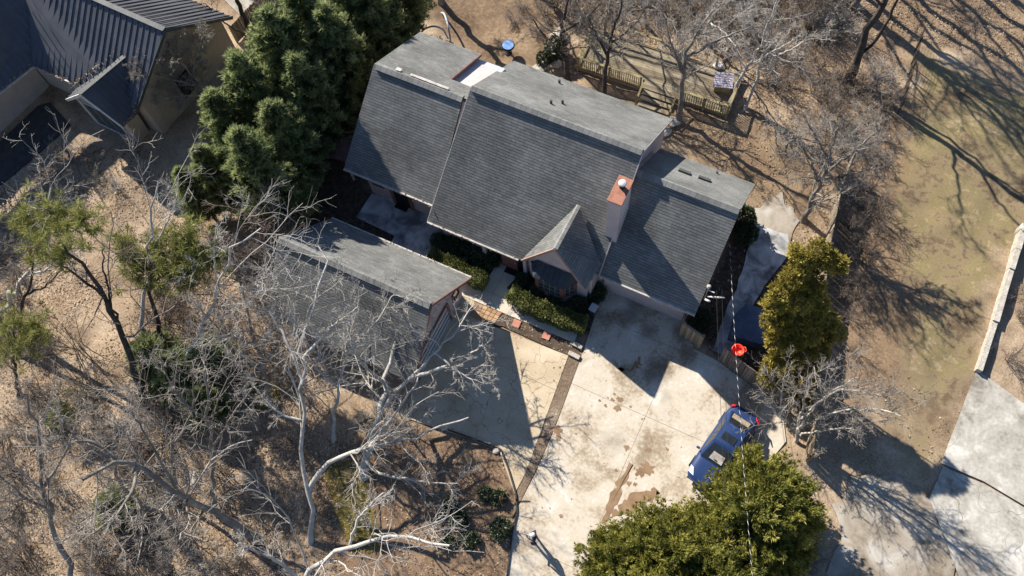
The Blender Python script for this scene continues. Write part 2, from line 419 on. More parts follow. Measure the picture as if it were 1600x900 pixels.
def sdist(poly, X, Y):
    """signed distance to plan polygon (positive inside)"""
    poly = [(p[0], p[1]) for p in poly]
    d = np.full(X.shape, 1e9); ins = np.zeros(X.shape, bool)
    for i in range(len(poly)):
        (x0, y0), (x1, y1) = poly[i], poly[(i + 1) % len(poly)]
        ex, ey = x1 - x0, y1 - y0
        t = np.clip(((X - x0) * ex + (Y - y0) * ey) / (ex * ex + ey * ey + 1e-9), 0, 1)
        d = np.minimum(d, (X - x0 - t * ex) ** 2 + (Y - y0 - t * ey) ** 2)
        c = ((y0 > Y) != (y1 > Y)) & (X < (x1 - x0) * (Y - y0) / (y1 - y0 + 1e-12) + x0)
        ins ^= c
    d = np.sqrt(d)
    return np.where(ins, d, -d)


DRIVE = PP([(944, 450), (1063, 497), (1084, 545), (1124, 566), (1222, 640), (1228, 690), (1170, 760), (1000, 905), (960, 990), (770, 990), (792, 890), (808, 795), (838, 737), (870, 662), (909, 556)])
APRON = PP([(690, 485), (768, 509), (888, 556), (822, 737), (804, 772), (780, 704), (735, 686), (680, 668), (640, 655), (590, 640)])
APRON[0] = Vector((-12.66, 15.0, 0)); APRON[-1] = Vector((-12.66, 8.6, 0))
STRIP = PP([(889, 556), (908, 557), (868, 664), (842, 725), (822, 765), (800, 810), (806, 772), (822, 738)])
PLANT = PP([(708, 462), (722, 463), (812, 500), (897, 536), (908, 555), (888, 556), (784, 509), (768, 511), (735, 497), (706, 480)])
WALK = PP([(690, 430), (722, 462), (897, 536), (904, 519), (880, 512), (850, 499), (823, 483), (800, 464), (792, 450), (808, 433), (822, 418), (783, 402), (757, 444), (710, 422)])
PATIO = PP([(585, 296), (557, 340), (617, 369), (608, 384), (690, 430), (710, 422), (697, 395), (690, 372), (705, 340)])
LAWN = PP([(1436, 70), (1500, 110), (1640, 150), (1640, 520), (1580, 400), (1500, 640), (1460, 640), (1340, 470), (1330, 400), (1410, 190)])
DIRTLAWN = PP([(1330, 470), (1420, 380), (1560, 400), (1500, 660), (1440, 720), (1380, 640), (1330, 560)])
MULCH = PP([(480, 760), (520, 700), (590, 650), (690, 670), (780, 704), (806, 772), (800, 900), (790, 960), (560, 960), (500, 860)])
BACKDIRT = PP([(640, -20), (900, -20), (860, 70), (840, 110), (790, 100), (740, 100), (700, 60)])
BACKYARD = PP([(900, 95), (1000, 150), (1160, 180), (1280, 240), (1300, 330), (1210, 390), (1180, 330), (1040, 215), (960, 150)])
TOPRIGHT = PP([(1150, -60), (1640, -60), (1640, 120), (1560, 90), (1430, 60), (1300, 60)])
GATEYARD = PP([(1068, 500), (1140, 380), (1170, 340), (1290, 400), (1270, 640), (1220, 640), (1124, 566)])
BED = PP([(663, 372), (830, 380), (935, 452), (930, 520), (905, 522), (850, 499), (795, 452), (757, 444), (690, 430)])
BUILD = [[(-15.3, 17.2), (-6.2, 17.2), (-6.2, 27.2), (-15.3, 27.2)], [(-20.6, 18.2), (-15, 18.2), (-15, 25.5), (-20.6, 25.5)],
         [(-6.5, 18.1), (-1.2, 18.1), (-1.2, 25.2), (-6.5, 25.2)], [(-20.4, 9.1), (-12.66, 9.1), (-12.66, 14.6), (-20.4, 14.6)]]
NB1 = PP([(1526, 578), (1640, 660), (1660, 900), (1600, 790), (1536, 752), (1470, 724)])
NB2 = PP([(1473, 729), (1537, 757), (1601, 794), (1660, 904), (1600, 990), (1520, 960), (1452, 778)])
DUSTY = PP([(1322, 745), (1400, 740), (1450, 780), (1515, 960), (1500, 1000), (1330, 1000), (1300, 900), (1310, 810)])
SIDEPATH = PP([(1180, 352), (1228, 366), (1236, 390), (1180, 470), (1140, 560), (1112, 548), (1150, 450)])
PAD = PP([(1168, 330), (1225, 300), (1248, 345), (1236, 392), (1190, 372)])
DROAD = PP([(340, -10), (400, 48), (440, 0), (520, -60), (300, -120), (270, -60)])
NWALK = PP([(60, 165), (78, 160), (110, 195), (60, 240), (0, 290), (-20, 240)])
def ragged(poly, a, step, seed):
    rr_ = random.Random(seed); out = []
    for p, q in zip(poly, poly[1:] + poly[:1]):
        n_ = max(1, int((q - p).length / step))
        for i in range(n_):
            v = p.lerp(q, i / n_); out.append(Vector((v.x + rr_.gauss(0, a), v.y + rr_.gauss(0, a), 0)))
    return out


DUSTY, PAD, SIDEPATH = ragged(DUSTY, .16, .5, 1), ragged(PAD, .12, .4, 2), ragged(SIDEPATH, .04, .5, 3)
HARD = [DRIVE, APRON, STRIP, PLANT, WALK, PATIO, NB1, NB2, DUSTY, SIDEPATH, PAD, DROAD, NWALK] + BUILD

gx = np.concatenate([[-600, -300, -150, -90], np.arange(-64, 34.01, 0.28), [60, 120, 300, 600]])
gy = np.concatenate([[-500, -250, -120, -60], np.arange(-22, 62.01, 0.28), [90, 160, 300, 600]])
X, Y = np.meshgrid(gx, gy)
hard = np.max([sdist(p, X, Y) for p in HARD], axis=0)
calm = np.clip((-hard - 0.1) / 1.2, 0, 1)
Zg = (fbm(X * 0.25, Y * 0.25, 3) - 0.5) * 0.55 * calm + (fbm(X * 1.3, Y * 1.3, 5) - 0.5) * 0.16 * calm - 0.012
Zg = np.where(hard > -0.12, -0.06, Zg)


def gz(x, y):
    i = int(np.clip(np.searchsorted(gx, x), 1, len(gx) - 1)); j = int(np.clip(np.searchsorted(gy, y), 1, len(gy) - 1))
    return float(Zg[j, i])


nzm = (fbm(X * 0.9, Y * 0.9, 11) - 0.5)


def zone(poly, soft, wob):
    return np.clip(0.5 + (sdist(poly, X, Y) + nzm * wob) / soft, 0, 1)


z_grass = np.maximum(np.maximum(zone(LAWN, 1.6, 3.0), .7 * zone(DIRTLAWN, 1.5, 2.5)), 0.35 * zone(BACKYARD, 1.2, 2.5))
BRUSHY = PP([(1310, 190), (1425, 170), (1405, 330), (1450, 480), (1400, 620), (1300, 700), (1285, 450)])
BEHIND = PP([(840, -60), (1330, -60), (1410, 60), (1400, 170), (1310, 190), (1180, 120), (1060, 60), (900, 40)])
z_mulch = np.maximum.reduce([zone(MULCH, 0.6, 1.2), .75 * zone(BRUSHY, 1.5, 3.0), .55 * zone(BEHIND, 1.5, 3.0), .45 * zone(BACKYARD, 1.2, 2.0)])
z_orange = np.maximum.reduce([zone(BACKDIRT, 1.0, 2.0), 0.75 * zone(TOPRIGHT, 2.0, 5.0), 0.4 * zone(DIRTLAWN, 1.5, 3.0), 0.6 * zone(BACKYARD, 1.0, 2.0)])
z_soil = np.maximum.reduce([zone(BED, 0.25, 0.2), zone(GATEYARD, 0.5, 0.6), zone(PLANT, 0.3, 0.1),
                            zone([(-24, 14.4), (-12.6, 14.4), (-12.6, 18.5), (-24, 18.5)], 0.5, 1.0), zone([(-27, 17), (-20.4, 17), (-20.4, 27), (-27, 27)], 1.0, 1.5)])
nv, nu = X.shape
co = np.stack([X, Y, Zg], -1).reshape(-1, 3)
idx = np.arange(nv * nu).reshape(nv, nu)
quads = np.stack([idx[:-1, :-1], idx[:-1, 1:], idx[1:, 1:], idx[1:, :-1]], -1).reshape(-1, 4)


def fast_mesh(name, co, faces, mats, mi=None, tint=None, smooth=False):
    me = bpy.data.meshes.new(name)
    k = faces.shape[1]
    me.vertices.add(len(co)); me.vertices.foreach_set('co', np.ascontiguousarray(co, np.float32).ravel())
    me.loops.add(faces.size); me.loops.foreach_set('vertex_index', np.ascontiguousarray(faces, np.int32).ravel())
    me.polygons.add(len(faces)); me.polygons.foreach_set('loop_start', np.arange(0, faces.size, k, dtype=np.int32))
    for m in (mats if isinstance(mats, (list, tuple)) else [mats]): me.materials.append(m)
    if mi is not None: me.polygons.foreach_set('material_index', np.ascontiguousarray(mi, np.int32))
    if tint is not None:
        at = me.attributes.new('tint', 'FLOAT', 'FACE'); at.data.foreach_set('value', np.ascontiguousarray(tint, np.float32))
    me.update(calc_edges=True)
    if smooth: me.polygons.foreach_set('use_smooth', np.ones(len(faces), bool))
    return me


gm = bpy.data.materials.new('yard ground'); gm.use_nodes = True
n, l = gm.node_tree.nodes, gm.node_tree.links
pb = n['Principled BSDF']; pb.inputs['Roughness'].default_value = 1.0; pb.inputs['Specular IOR Level'].default_value = 0.1
tc = n.new('ShaderNodeTexCoord')


def gn(scale, detail=6, rough=0.6, dist=0.0):
    t = n.new('ShaderNodeTexNoise'); t.inputs['Scale'].default_value = scale; t.inputs['Detail'].default_value = detail
    t.inputs['Roughness'].default_value = rough; t.inputs['Distortion'].default_value = dist
    l.new(tc.outputs['Object'], t.inputs['Vector']); return t.outputs[0]


def ramp(fac, cols):
    r = n.new('ShaderNodeValToRGB'); e = r.color_ramp.elements
    e[0].position, e[0].color = cols[0][0], (*cols[0][1], 1); e[1].position, e[1].color = cols[-1][0], (*cols[-1][1], 1)
    for p, c in cols[1:-1]:
        q = e.new(p); q.color = (*c, 1)
    l.new(fac, r.inputs[0]); return r.outputs[0]


def gmath(op, a, b):
    m = n.new('ShaderNodeMath'); m.operation = op
    for i, v in enumerate((a, b)):
        if isinstance(v, (int, float)): m.inputs[i].default_value = v
        else: l.new(v, m.inputs[i])
    return m.outputs[0]


def gmix(f, a, b):
    m = n.new('ShaderNodeMix'); m.data_type = 'RGBA'
    if isinstance(f, float): m.inputs[0].default_value = f
    else: l.new(f, m.inputs[0])
    l.new(a, m.inputs[6]); l.new(b, m.inputs[7]); return m.outputs[2]


vo = n.new('ShaderNodeTexVoronoi'); vo.inputs['Scale'].default_value = 17.0; l.new(tc.outputs['Object'], vo.inputs['Vector'])
sp = n.new('ShaderNodeSeparateColor'); l.new(vo.outputs['Color'], sp.inputs[0])
leaf = gmath('ADD', gmath('ADD', gmath('MULTIPLY', sp.outputs[0], 0.22), gmath('MULTIPLY', gn(11, 5, 0.8), 0.62)), gmath('SUBTRACT', gmath('MULTIPLY', gmath('SUBTRACT', gn(0.35, 9, 0.75), 0.5), 1.7), 0.0))
c_leaf = ramp(leaf, [(0.0, (0.13, 0.085, 0.054)), (0.3, (0.27, 0.195, 0.13)), (0.6, (0.415, 0.32, 0.225)), (0.95, (0.60, 0.49, 0.365))])
gr = gmath('ADD', gmath('MULTIPLY', gn(2.4, 8, 0.75), 0.5), gmath('MULTIPLY', gn(0.35, 4), 0.5))
c_grass = ramp(gr, [(0.36, (0.115, 0.085, 0.052)), (0.43, (0.15, 0.108, 0.066)), (0.49, (0.25, 0.192, 0.115)), (0.535, (0.20, 0.165, 0.075)), (0.58, (0.29, 0.225, 0.135)), (0.68, (0.41, 0.325, 0.215))])
c_mulch = ramp(gmath('ADD', gmath('MULTIPLY', gn(9, 4, 0.7), 0.6), gmath('MULTIPLY', gn(0.5, 5), 0.4)), [(0.33, (0.11, 0.07, 0.043)), (0.5, (0.215, 0.142, 0.09)), (0.66, (0.36, 0.255, 0.172))])
c_orange = ramp(gmath('ADD', gmath('MULTIPLY', gn(5, 5, 0.75), 0.5), gmath('MULTIPLY', gn(0.4, 5), 0.5)), [(0.34, (0.085, 0.058, 0.038)), (0.47, (0.185, 0.128, 0.083)), (0.56, (0.26, 0.185, 0.12)), (0.68, (0.38, 0.285, 0.19))])
c_soil = ramp(gn(4, 7, 0.75), [(0.35, (0.035, 0.026, 0.020)), (0.5, (0.075, 0.056, 0.043)), (0.68, (0.16, 0.12, 0.09))])
at = n.new('ShaderNodeAttribute'); at.attribute_name = 'zone'
sz = n.new('ShaderNodeSeparateColor'); l.new(at.outputs['Color'], sz.inputs[0])
c = gmix(sz.outputs[2], c_leaf, c_orange)
c = gmix(sz.outputs[0], c, c_grass)
c = gmix(sz.outputs[1], c, c_mulch)
c = gmix(at.outputs['Alpha'], c, c_soil)
l.new(c, pb.inputs['Base Color'])
bp = n.new('ShaderNodeBump'); bp.inputs['Strength'].default_value = 0.55; bp.inputs['Distance'].default_value = 0.05
l.new(gn(9, 6, 0.75), bp.inputs['Height']); l.new(bp.outputs[0], pb.inputs['Normal'])
me = fast_mesh('ground', co, quads, gm, smooth=True)
ca = me.color_attributes.new('zone', 'FLOAT_COLOR', 'POINT')
ca.data.foreach_set('color', np.stack([z_grass, z_mulch, z_orange, z_soil], -1).reshape(-1).astype(np.float32))
ground = link('ground', me, kind='structure')


# ------------------------------------------------------------------ paved surfaces
def clip(poly, nx, ny, d):
    """keep the side nx*x+ny*y<=d"""
    out = []
    for i in range(len(poly)):
        a, b = poly[i], poly[(i + 1) % len(poly)]
        da, db = nx * a[0] + ny * a[1] - d, nx * b[0] + ny * b[1] - d
        if da <= 0: out.append(a)
        if (da < 0 < db) or (db < 0 < da):
            t = da / (da - db); out.append((a[0] + (b[0] - a[0]) * t, a[1] + (b[1] - a[1]) * t))
    return out


def slabs(name, poly, xs, ys, z1, m, gap=0.016, z0=-0.12, rot=0.0):
    """paved surface split into slabs with recessed joints"""
    root = thing(name, None, None); root['kind'] = 'structure'
    base = [(p[0], p[1]) for p in poly]
    bed = MB(); bed.prism(base, z0, z1 - 0.022); bed.build('joint_bed', M['silt'], root)
    c_, s_ = math.cos(rot), math.sin(rot)
    xs = [-1e3] + sorted(xs) + [1e3]; ys = [-1e3] + sorted(ys) + [1e3]
    for i in range(len(xs) - 1):
        for j in range(len(ys) - 1):
            q = base
            for nx, ny, d in ((1, 0, xs[i + 1] - gap / 2), (-1, 0, -xs[i] - gap / 2), (0, 1, ys[j + 1] - gap / 2), (0, -1, -ys[j] - gap / 2)):
                q = clip(q, nx * c_ - ny * s_, nx * s_ + ny * c_, d)
                if len(q) < 3: break
            if len(q) < 3: continue
            b = MB(); b.prism(q, z0 + 0.004, z1); b.build('slab', m, root)
    return root


jx = P(995, 690).x
slabs('driveway', DRIVE, [jx - 4.6, jx - 0.1, jx + 3.9], [P(985, 640).y, P(1005, 560).y + 1.2, P(880, 880).y], 0.03, M['concrete'])
slabs('garage_apron', APRON, [-10.4], [11.9], 0.026, M['apron'])
slabs('walkway', WALK, [-12.6, -11.2, -9.8, -8.4], [15.4, 17.0], 0.05, M['walk'])
slabs('patio', PATIO, [-18.5, -16.6], [15.6], 0.045, M['patio'])
b = MB(); b.prism(STRIP, -0.1, 0.016); tag(b.build('gravel_strip', M['pebble']), kind='structure')
b = MB(); b.prism(PLANT, -0.1, 0.008); tag(b.build('planting_strip', M['soil']), kind='structure')
slabs('neighbour_driveway', NB1, [], [], 0.05, M['nbrslab'])
slabs('neighbour_parking_pad', NB2, [], [], 0.035, M['nbrslab'])
slabs('old_pavement', DUSTY, [], [], 0.02, M['dustyslab'])
slabs('side_path', SIDEPATH, [], [P(1200, 420).y, P(1150, 500).y], 0.03, M['patio'])
slabs('garden_pad', PAD, [], [], 0.02, M['dustyslab'])
slabs('rear_parking_pad', DROAD, [], [], 0.03, M['nbrslab'])


# stains of washed soil lying on the driveway
def blob(cx, cy, r, seed, k=16, asp=1.0, rot=0.0):
    rr = random.Random(seed); out = []
    for i in range(k):
        a = 2 * math.pi * i / k
        q = r * rr.uniform(0.45, 1.15)
        x, y = q * math.cos(a) * asp, q * math.sin(a)
        out.append((cx + x * math.cos(rot) - y * math.sin(rot), cy + x * math.sin(rot) + y * math.cos(rot)))
    return out


silt = MB()
for i, (px, py, r, asp) in enumerate([(965, 638, .22, 1), (957, 625, .10, 1.6), (946, 634, .10, 1), (969, 624, .16, 1.7), (950, 622, .07, 1), (985, 636, .07, 1), (937, 626, .08, 1), (1003, 655, .07, 1.5), (960, 616, .09, 1.2),
        (1012, 732, .34, 1.5), (1000, 738, .25, 1.2), (979, 700, .18, 1), (1014, 702, .14, 1), (982, 755, .16, 1), (992, 757, .12, 1), (877, 807, .12, 1), (900, 678, .06, 1), (870, 672, .28, 1), (873, 683, .2, 1), (962, 735, .1, 1), (1042, 702, .08, 1.4), (893, 780, .05, 1)]):
    p = P(px, py); silt.face([(x, y, 0.034 + 0.0004 * i) for x, y in blob(p.x, p.y, r, i, asp=asp, rot=-0.3)])
for i, pts in enumerate([[(982, 722), (988, 728), (960, 790), (945, 818), (938, 815), (955, 770)], [(1022, 764), (1030, 772), (1010, 785), (985, 806), (955, 805), (972, 785), (998, 768)], [(975, 570), (984, 578), (997, 560), (1002, 570), (992, 577), (978, 581), (966, 576)]]):
    W_ = PP(pts); rr_ = random.Random(i + 70); ragged = []
    for a_, b_ in zip(W_, W_[1:] + W_[:1]):
        for s_ in range(7):
            v_ = a_.lerp(b_, s_ / 7); ragged.append((v_.x + rr_.gauss(0, .07), v_.y + rr_.gauss(0, .07), 0.0430 + 0.0004 * i))
    silt.face(ragged)
tag(silt.build('washed_soil', M['silt']), kind='stuff')

# pavers between the walkway and the apron
pv = thing('paver_patch', 'square of tan pavers let into the soil beside the garage', 'pavers', P(760, 490))
A_, B_, C_, D_ = PP([(741, 471), (785, 489), (769, 510), (733, 494)])
for i in range(6):
    for j in range(4):
        def q(u, v): return A_.lerp(B_, u / 6).lerp(D_.lerp(C_, u / 6), v / 4)
        g = 0.05
        pts = [q(i + g, j + g), q(i + 1 - g, j + g), q(i + 1 - g, j + 1 - g), q(i + g, j + 1 - g)]
        b = MB(); dz = random.uniform(-.006, .008)
        b.prism(pts, 0.0, 0.05 + dz, tint=random.random()); rel(b.build('paver', M['paver']), pv)
for (px, py), where in (((807, 506), 'nearer the tan pavers'), ((854, 525), 'nearer the two step stones')):
    c0 = P(px, py)
    b = MB(); b.box((0, 0, 0.035), (0.42, 0.42, 0.07), rz=0.05)
    o = bevel(b.build('stepping_stone', M['redstone']), 0.012); o.location = (c0.x, c0.y, 0.008)
    tag(o, 'square red stepping stone in the planting strip, ' + where, 'stepping stone', 'red stepping stones')
for (px, py), lab in (((901, 540), 'grey step stone at the walkway end of the planting strip'), ((897, 556), 'grey step stone at the head of the pebble strip')):
    c0 = P(px, py)
    b = MB(); b.box((0, 0, 0.08), (0.66, 0.24, 0.16), rz=-0.05)
    o = bevel(b.build('step_stone', M['stone']), 0.02); o.location = (c0.x, c0.y, 0.01)
    tag(o, lab, 'step stone', 'step stones')
# ------------------------------------------------------------------ buildings
def hitp(px, py, p0, nrm):
    """point of the photograph's survey ray on a wall or roof plane"""
    d = CF * FPX + CR * (px - 800) - CU * (py - 450)
    o = Vector((0, 0, CAM_H)); p0, nrm = Vector(p0), Vector(nrm)
    return o + d * ((p0 - o).dot(nrm) / d.dot(nrm))


def roof_frame(poly):
    p0, p1 = Vector(poly[0]), Vector(poly[1])
    u = (p1 - p0).normalized()
    nrm = Vector((0, 0, 0))
    for i in range(1, len(poly) - 1):
        nrm += (Vector(poly[i]) - p0).cross(Vector(poly[i + 1]) - p0)
    nrm.normalize()
    if nrm.z < 0: nrm = -nrm
    v = nrm.cross(u)
    if v.z < 0: u, v = -u, -v
    uv = [((Vector(p) - p0).dot(u), (Vector(p) - p0).dot(v)) for p in poly]
    a = sum(uv[i][0] * uv[(i + 1) % len(uv)][1] - uv[(i + 1) % len(uv)][0] * uv[i][1] for i in range(len(uv)))
    if a < 0: uv = uv[::-1]
    return p0, u, v, nrm, uv


def convex_clip(quad, uv):
    q = quad
    for i in range(len(uv)):
        (x0, y0), (x1, y1) = uv[i], uv[(i + 1) % len(uv)]
        nx, ny = (y1 - y0), -(x1 - x0)
        q = clip(q, nx, ny, nx * x0 + ny * y0)
        if len(q) < 3: return None
    return q


def shingled(root, poly, name='roof', expo=0.15, tab=0.3, th=0.13, m='shingle', seed=1):
    """roof plane: a deck slab with overlapping shingle courses laid on it; first edge is the eave"""
    rr = random.Random(seed)
    p0, u, v, nrm, uv = roof_frame(poly)
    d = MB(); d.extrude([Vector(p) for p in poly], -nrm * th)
    deck = d.build(name, M['paintedshade'], root)
    s = MB()
    umin, umax = min(a for a, b in uv), max(a for a, b in uv)
    vmin, vmax = min(b for a, b in uv), max(b for a, b in uv)
    k = 0; vv = vmin
    while vv < vmax:
        uu = umin - rr.random() * tab
        band = rr.uniform(-.12, .12)
        while uu < umax:
            w = tab * rr.uniform(0.7, 1.35)
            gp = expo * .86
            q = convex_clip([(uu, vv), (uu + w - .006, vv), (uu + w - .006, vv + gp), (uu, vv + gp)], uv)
            uu += w
            if not q: continue
            t = 0.5 + band + rr.uniform(-.4, .4)
            hi = 0.012 + rr.uniform(0, .006)
            top = [p0 + u * a + v * b + nrm * (hi + (0.004 - hi) * .6 * (b - vv) / expo) for a, b in q]
            s.face(top, 0, t)
            low = sorted(q, key=lambda z: z[1])[:2]
            if abs(low[0][1] - low[1][1]) < 1e-4:
                a0, a1 = sorted(z[0] for z in low)
                s.face([p0 + u * a0 + v * low[0][1] + nrm * 0.001, p0 + u * a1 + v * low[0][1] + nrm * 0.001, p0 + u * a1 + v * low[0][1] + nrm * hi, p0 + u * a0 + v * low[0][1] + nrm * hi], 0, t)
        vv += expo; k += 1
    s.build('shingle_courses', M[m], deck, kind='stuff')
    return deck


def ridge_cap(root, a, b, na, nb, w=0.24, h=0.06, m='ridge_shingle', name='ridge_cap'):
    """raised cap bent over a ridge from a to b; na/nb are the downslope directions of its two sides"""
    a, b = Vector(a), Vector(b); na, nb = Vector(na).normalized(), Vector(nb).normalized()
    L = (b - a).length; n_ = max(1, int(L / 0.3)); k = MB(); up = Vector((0, 0, h + .02))
    for i in range(n_):
        s0, s1 = a.lerp(b, i / n_), a.lerp(b, (i + 1) / n_ - 0.012 / L)
        lift = Vector((0, 0, random.uniform(0, .012)))
        for dn in (na, nb):
            nn = (b - a).cross(dn).normalized()
            if nn.z < 0: nn = -nn
            hh = .12 if dn is na else .05
            q = [s0 + up + lift, s1 + up + lift, s1 + dn * w + nn * hh, s0 + dn * w + nn * hh]
            k.extrude(q, -nn * (hh - .005), 0, random.random())
    return k.build(name, M[m], root, kind='stuff')


def fascia(root, a, b, w=.05, h=.2, m='trim', name='fascia', dz=-.1):
    k = MB(); k.bar(Vector(a) + Vector((0, 0, dz)), Vector(b) + Vector((0, 0, dz)), w, h)
    return k.build(name, M[m], root)


def window(root, a, b, z0, z1, out, cols=2, rows=2, m='trim', depth=.06, name='window'):
    """framed window on a wall between plan points a, b; out = outward normal"""
    a, b = Vector((*a, 0)), Vector((*b, 0)); out = Vector((*out, 0)).normalized()
    def q(s, z, o): return a.lerp(b, s) + out * o + Vector((0, 0, z))
    g = MB(); g.extrude([q(0, z0, .004), q(1, z0, .004), q(1, z1, .004), q(0, z1, .004)], out * .012)
    w = g.build(name, M['glass'], root)
    f = MB(); t = .07
    for s in (0, 1): f.bar(q(s, z0 - t / 2, depth / 2), q(s, z1 + t / 2, depth / 2), t, depth + .02, up=out)
    for z in (z0, z1): f.bar(q(0.01, z, depth / 2), q(0.99, z, depth / 2), depth, t, up=(0, 0, 1))
    f.build('frame', M[m], w)
    f = MB()
    for i in range(1, cols): f.bar(q(i / cols, z0 + .03, .02), q(i / cols, z1 - .03, .02), .03, .03, up=out)
    for j in range(1, rows): f.bar(q(.02, z0 + (z1 - z0) * j / rows, .022), q(.98, z0 + (z1 - z0) * j / rows, .022), .026, .026)
    if f.v: f.build('muntin', M['muntin'], w)
    return w


house = thing('house', 'pale pink stucco house with steep grey shingle roofs and a copper-capped chimney', 'house', (-11, 22, 0))


def hp(o):
    return rel(o, house)


class HP:
    """parts of the house are built where they stand, then hung under the house"""
    def __init__(s, root): s.root = root; s.before = None
    def __enter__(s): s.before = set(bpy.data.objects); return s
    def __exit__(s, *a):
        for o in set(bpy.data.objects) - s.before:
            if o.parent is None: rel(o, s.root)


XR = -6.0
ME, MR, MB_ = 16.92, 22.26, 27.6
EZ = 2.42
with HP(house):
    # --- walls
    def gable_wall(x0, x1, y0, y1, ze0, yr, zr, ze1):
        k = MB(); k.extrude([(x0, y0, -.1), (x0, y0, ze0), (x0, yr, zr), (x0, y1, ze1), (x0, y1, -.1)], (x1 - x0, 0, 0))
        return k.build('wall', M['stucco'])
    gable_wall(-15.15, -6.25, 17.30, 27.1, 2.66, MR, 7.80, 3.3)
    gable_wall(-20.3, -15.16, 18.2, 25.4, 3.38, 21.9, 6.98, 5.2)
    gable_wall(-6.24, -1.2, 18.15, 25.2, 3.25, 21.75, 6.72, 3.25)
    # --- main roof
    shingled(None, [(-15.65, ME, EZ), (-9.90, ME, EZ), (-9.90, MR, 8.0), (-15.12, MR, 8.0)], seed=2)
    shingled(None, [(-9.90, 17.231, 2.745), (-6.26, 17.231, 2.745), (-6.26, MR, 8.0), (-9.90, MR, 8.0)], seed=2)
    shingled(None, [(-6.26, ME + .6, EZ + .627), (XR, ME + .6, EZ + .627), (-5.97, MR, 8.0), (-6.26, MR, 8.0)], seed=2)
    shingled(None, [(-6.08, MB_, 3.15), (-15.62, MB_, 3.15), (-15.12, MR, 8.0), (-5.97, MR, 8.0)], seed=3)
    ridge_cap(None, (-15.1, MR, 8.0), (-5.97, MR, 8.0), (0, -1, -.9), (0, 1, -.9), w=.2)
    # --- wing towards the conifers, with a long shed roof behind and a white-coated strip
    shingled(None, [(-21.1, 17.65, 3.05), (-15.5, 17.65, 3.05), (-15.5, 21.9, 7.25), (-20.66, 21.9, 7.25)], seed=4)
    shingled(None, [(-16.68, 25.95, 5.22), (-20.42, 25.95, 5.22), (-20.66, 21.9, 7.25), (-16.86, 21.9, 7.25)], seed=5)
    shingled(None, [(-15.14, 22.98, 6.71), (-16.862, 22.98, 6.71), (-16.862, 21.9, 7.25), (-15.14, 21.9, 7.25)], seed=6)
    ridge_cap(None, (-20.5, 21.9, 7.25), (-15.5, 21.9, 7.25), (0, -1, -1), (0, 1, -.5), w=.2)
    k = MB(); k.extrude([(-17.0, 22.9, 6.42), (-15.16, 22.9, 6.42), (-15.16, 25.8, 4.95), (-17.0, 25.8, 4.95)], (0, 0, -.1)); k.build('white_roof_strip', M['whiteroof'])
    k = MB(); k.extrude([(-16.9, 22.95, 6.2), (-16.9, 25.8, 4.8), (-16.9, 25.8, 5.15), (-16.9, 22.95, 6.58)], (0.05, 0, 0)); k.build('shed_cheek', M['bayroof'])
    k = MB(); k.bar((-16.80, 22.98, 6.66), (-16.66, 25.95, 5.17), .05, .16); k.build('rake_board', M['trim'])
    k = MB(); k.extrude([(-18.6, 22.0, 7.325), (-16.4, 22.0, 7.325), (-16.4, 22.17, 7.26), (-18.6, 22.17, 7.26)], (0, 0, .02)); k.build('white_patch_strip', M['gutter'])
    k = MB(); k.extrude([(-19.45, 22.0, 7.33), (-19.15, 22.0, 7.33), (-19.15, 22.22, 7.25), (-19.45, 22.22, 7.25)], (0, 0, .02)); k.build('white_patch_strip', M['gutter'])
    # --- garage wing
    shingled(None, [(-5.98, 17.62, 2.95), (-0.80, 17.62, 2.95), (-0.72, 21.75, 6.95), (-5.98, 21.75, 6.95)], seed=7)
    shingled(None, [(-0.62, 25.7, 3.0), (-5.98, 25.7, 3.0), (-5.98, 21.75, 6.95), (-0.72, 21.75, 6.95)], seed=8)
    ridge_cap(None, (-5.95, 21.75, 6.95), (-0.74, 21.75, 6.95), (0, -1, -1), (0, 1, -1), w=.2)
    # --- gutters and rakes
    for a, b in (((-15.65, ME - .05, EZ - .05), (-10.25, ME - .05, EZ - .05)), ((-21.1, 17.6, 3.0), (-15.6, 17.6, 3.0)), ((-5.95, 17.57, 2.9), (-.8, 17.57, 2.9))):
        k = MB(); k.bar(a, b, .11, .1); k.build('gutter', M['gutter'])
    k = MB(); k.bar((-15.67, ME, EZ - .08), (-15.14, MR, 7.92), .04, .14); k.build('rake_board', M['gutter'])
    k = MB(); k.bar((XR + .02, ME + .62, EZ + .58), (-5.95, MR, 7.92), .04, .14); k.build('rake_board', M['stucco'])
    k = MB(); k.bar((-5.95, MR, 7.92), (-6.06, MB_, 3.07), .04, .12); k.build('rake_board', M['gutter'])
    # --- entrance gable with its bay window
    A = Vector((-8.15, 16.9, 5.6)); B = Vector((-8.1, 19.60, 5.50)); L_ = Vector((-10.05, 16.9, 2.52)); E_ = Vector((-6.22, 16.35, 3.5)); Q_ = Vector((-6.04, 17.75, 3.98))
    shingled(None, [L_, A, B, Vector((-9.9, 17.2, 2.78))], seed=9, th=.08)
    shingled(None, [E_, Q_, A], seed=10, th=.08)
    shingled(None, [A, Q_, B], seed=11, th=.08)
    ridge_cap(None, A, B, (1, 0, -1.2), (-1, 0, -1.2), w=.09, h=.02)
    k = MB(); k.bar(L_ + Vector((0, -.02, -.06)), A + Vector((0, -.02, -.06)), .05, .13); k.build('rake_board', M['pinktrim'])
    k = MB(); k.bar(A + Vector((0, -.02, -.06)), E_ + Vector((0, -.02, -.06)), .05, .13); k.build('rake_board', M['pinktrim'])
    k = MB(); k.extrude([(-9.75, 17.1, -.05), (-6.42, 17.1, -.05), (-6.42, 17.1, 3.5), (-8.15, 17.1, 5.36), (-9.75, 17.1, 2.74)], (0, .14, 0)); k.build('wall', M['stucco'])
    bay = [(-9.45, 17.1), (-9.05, 16.5), (-7.55, 16.5), (-7.05, 17.1)]
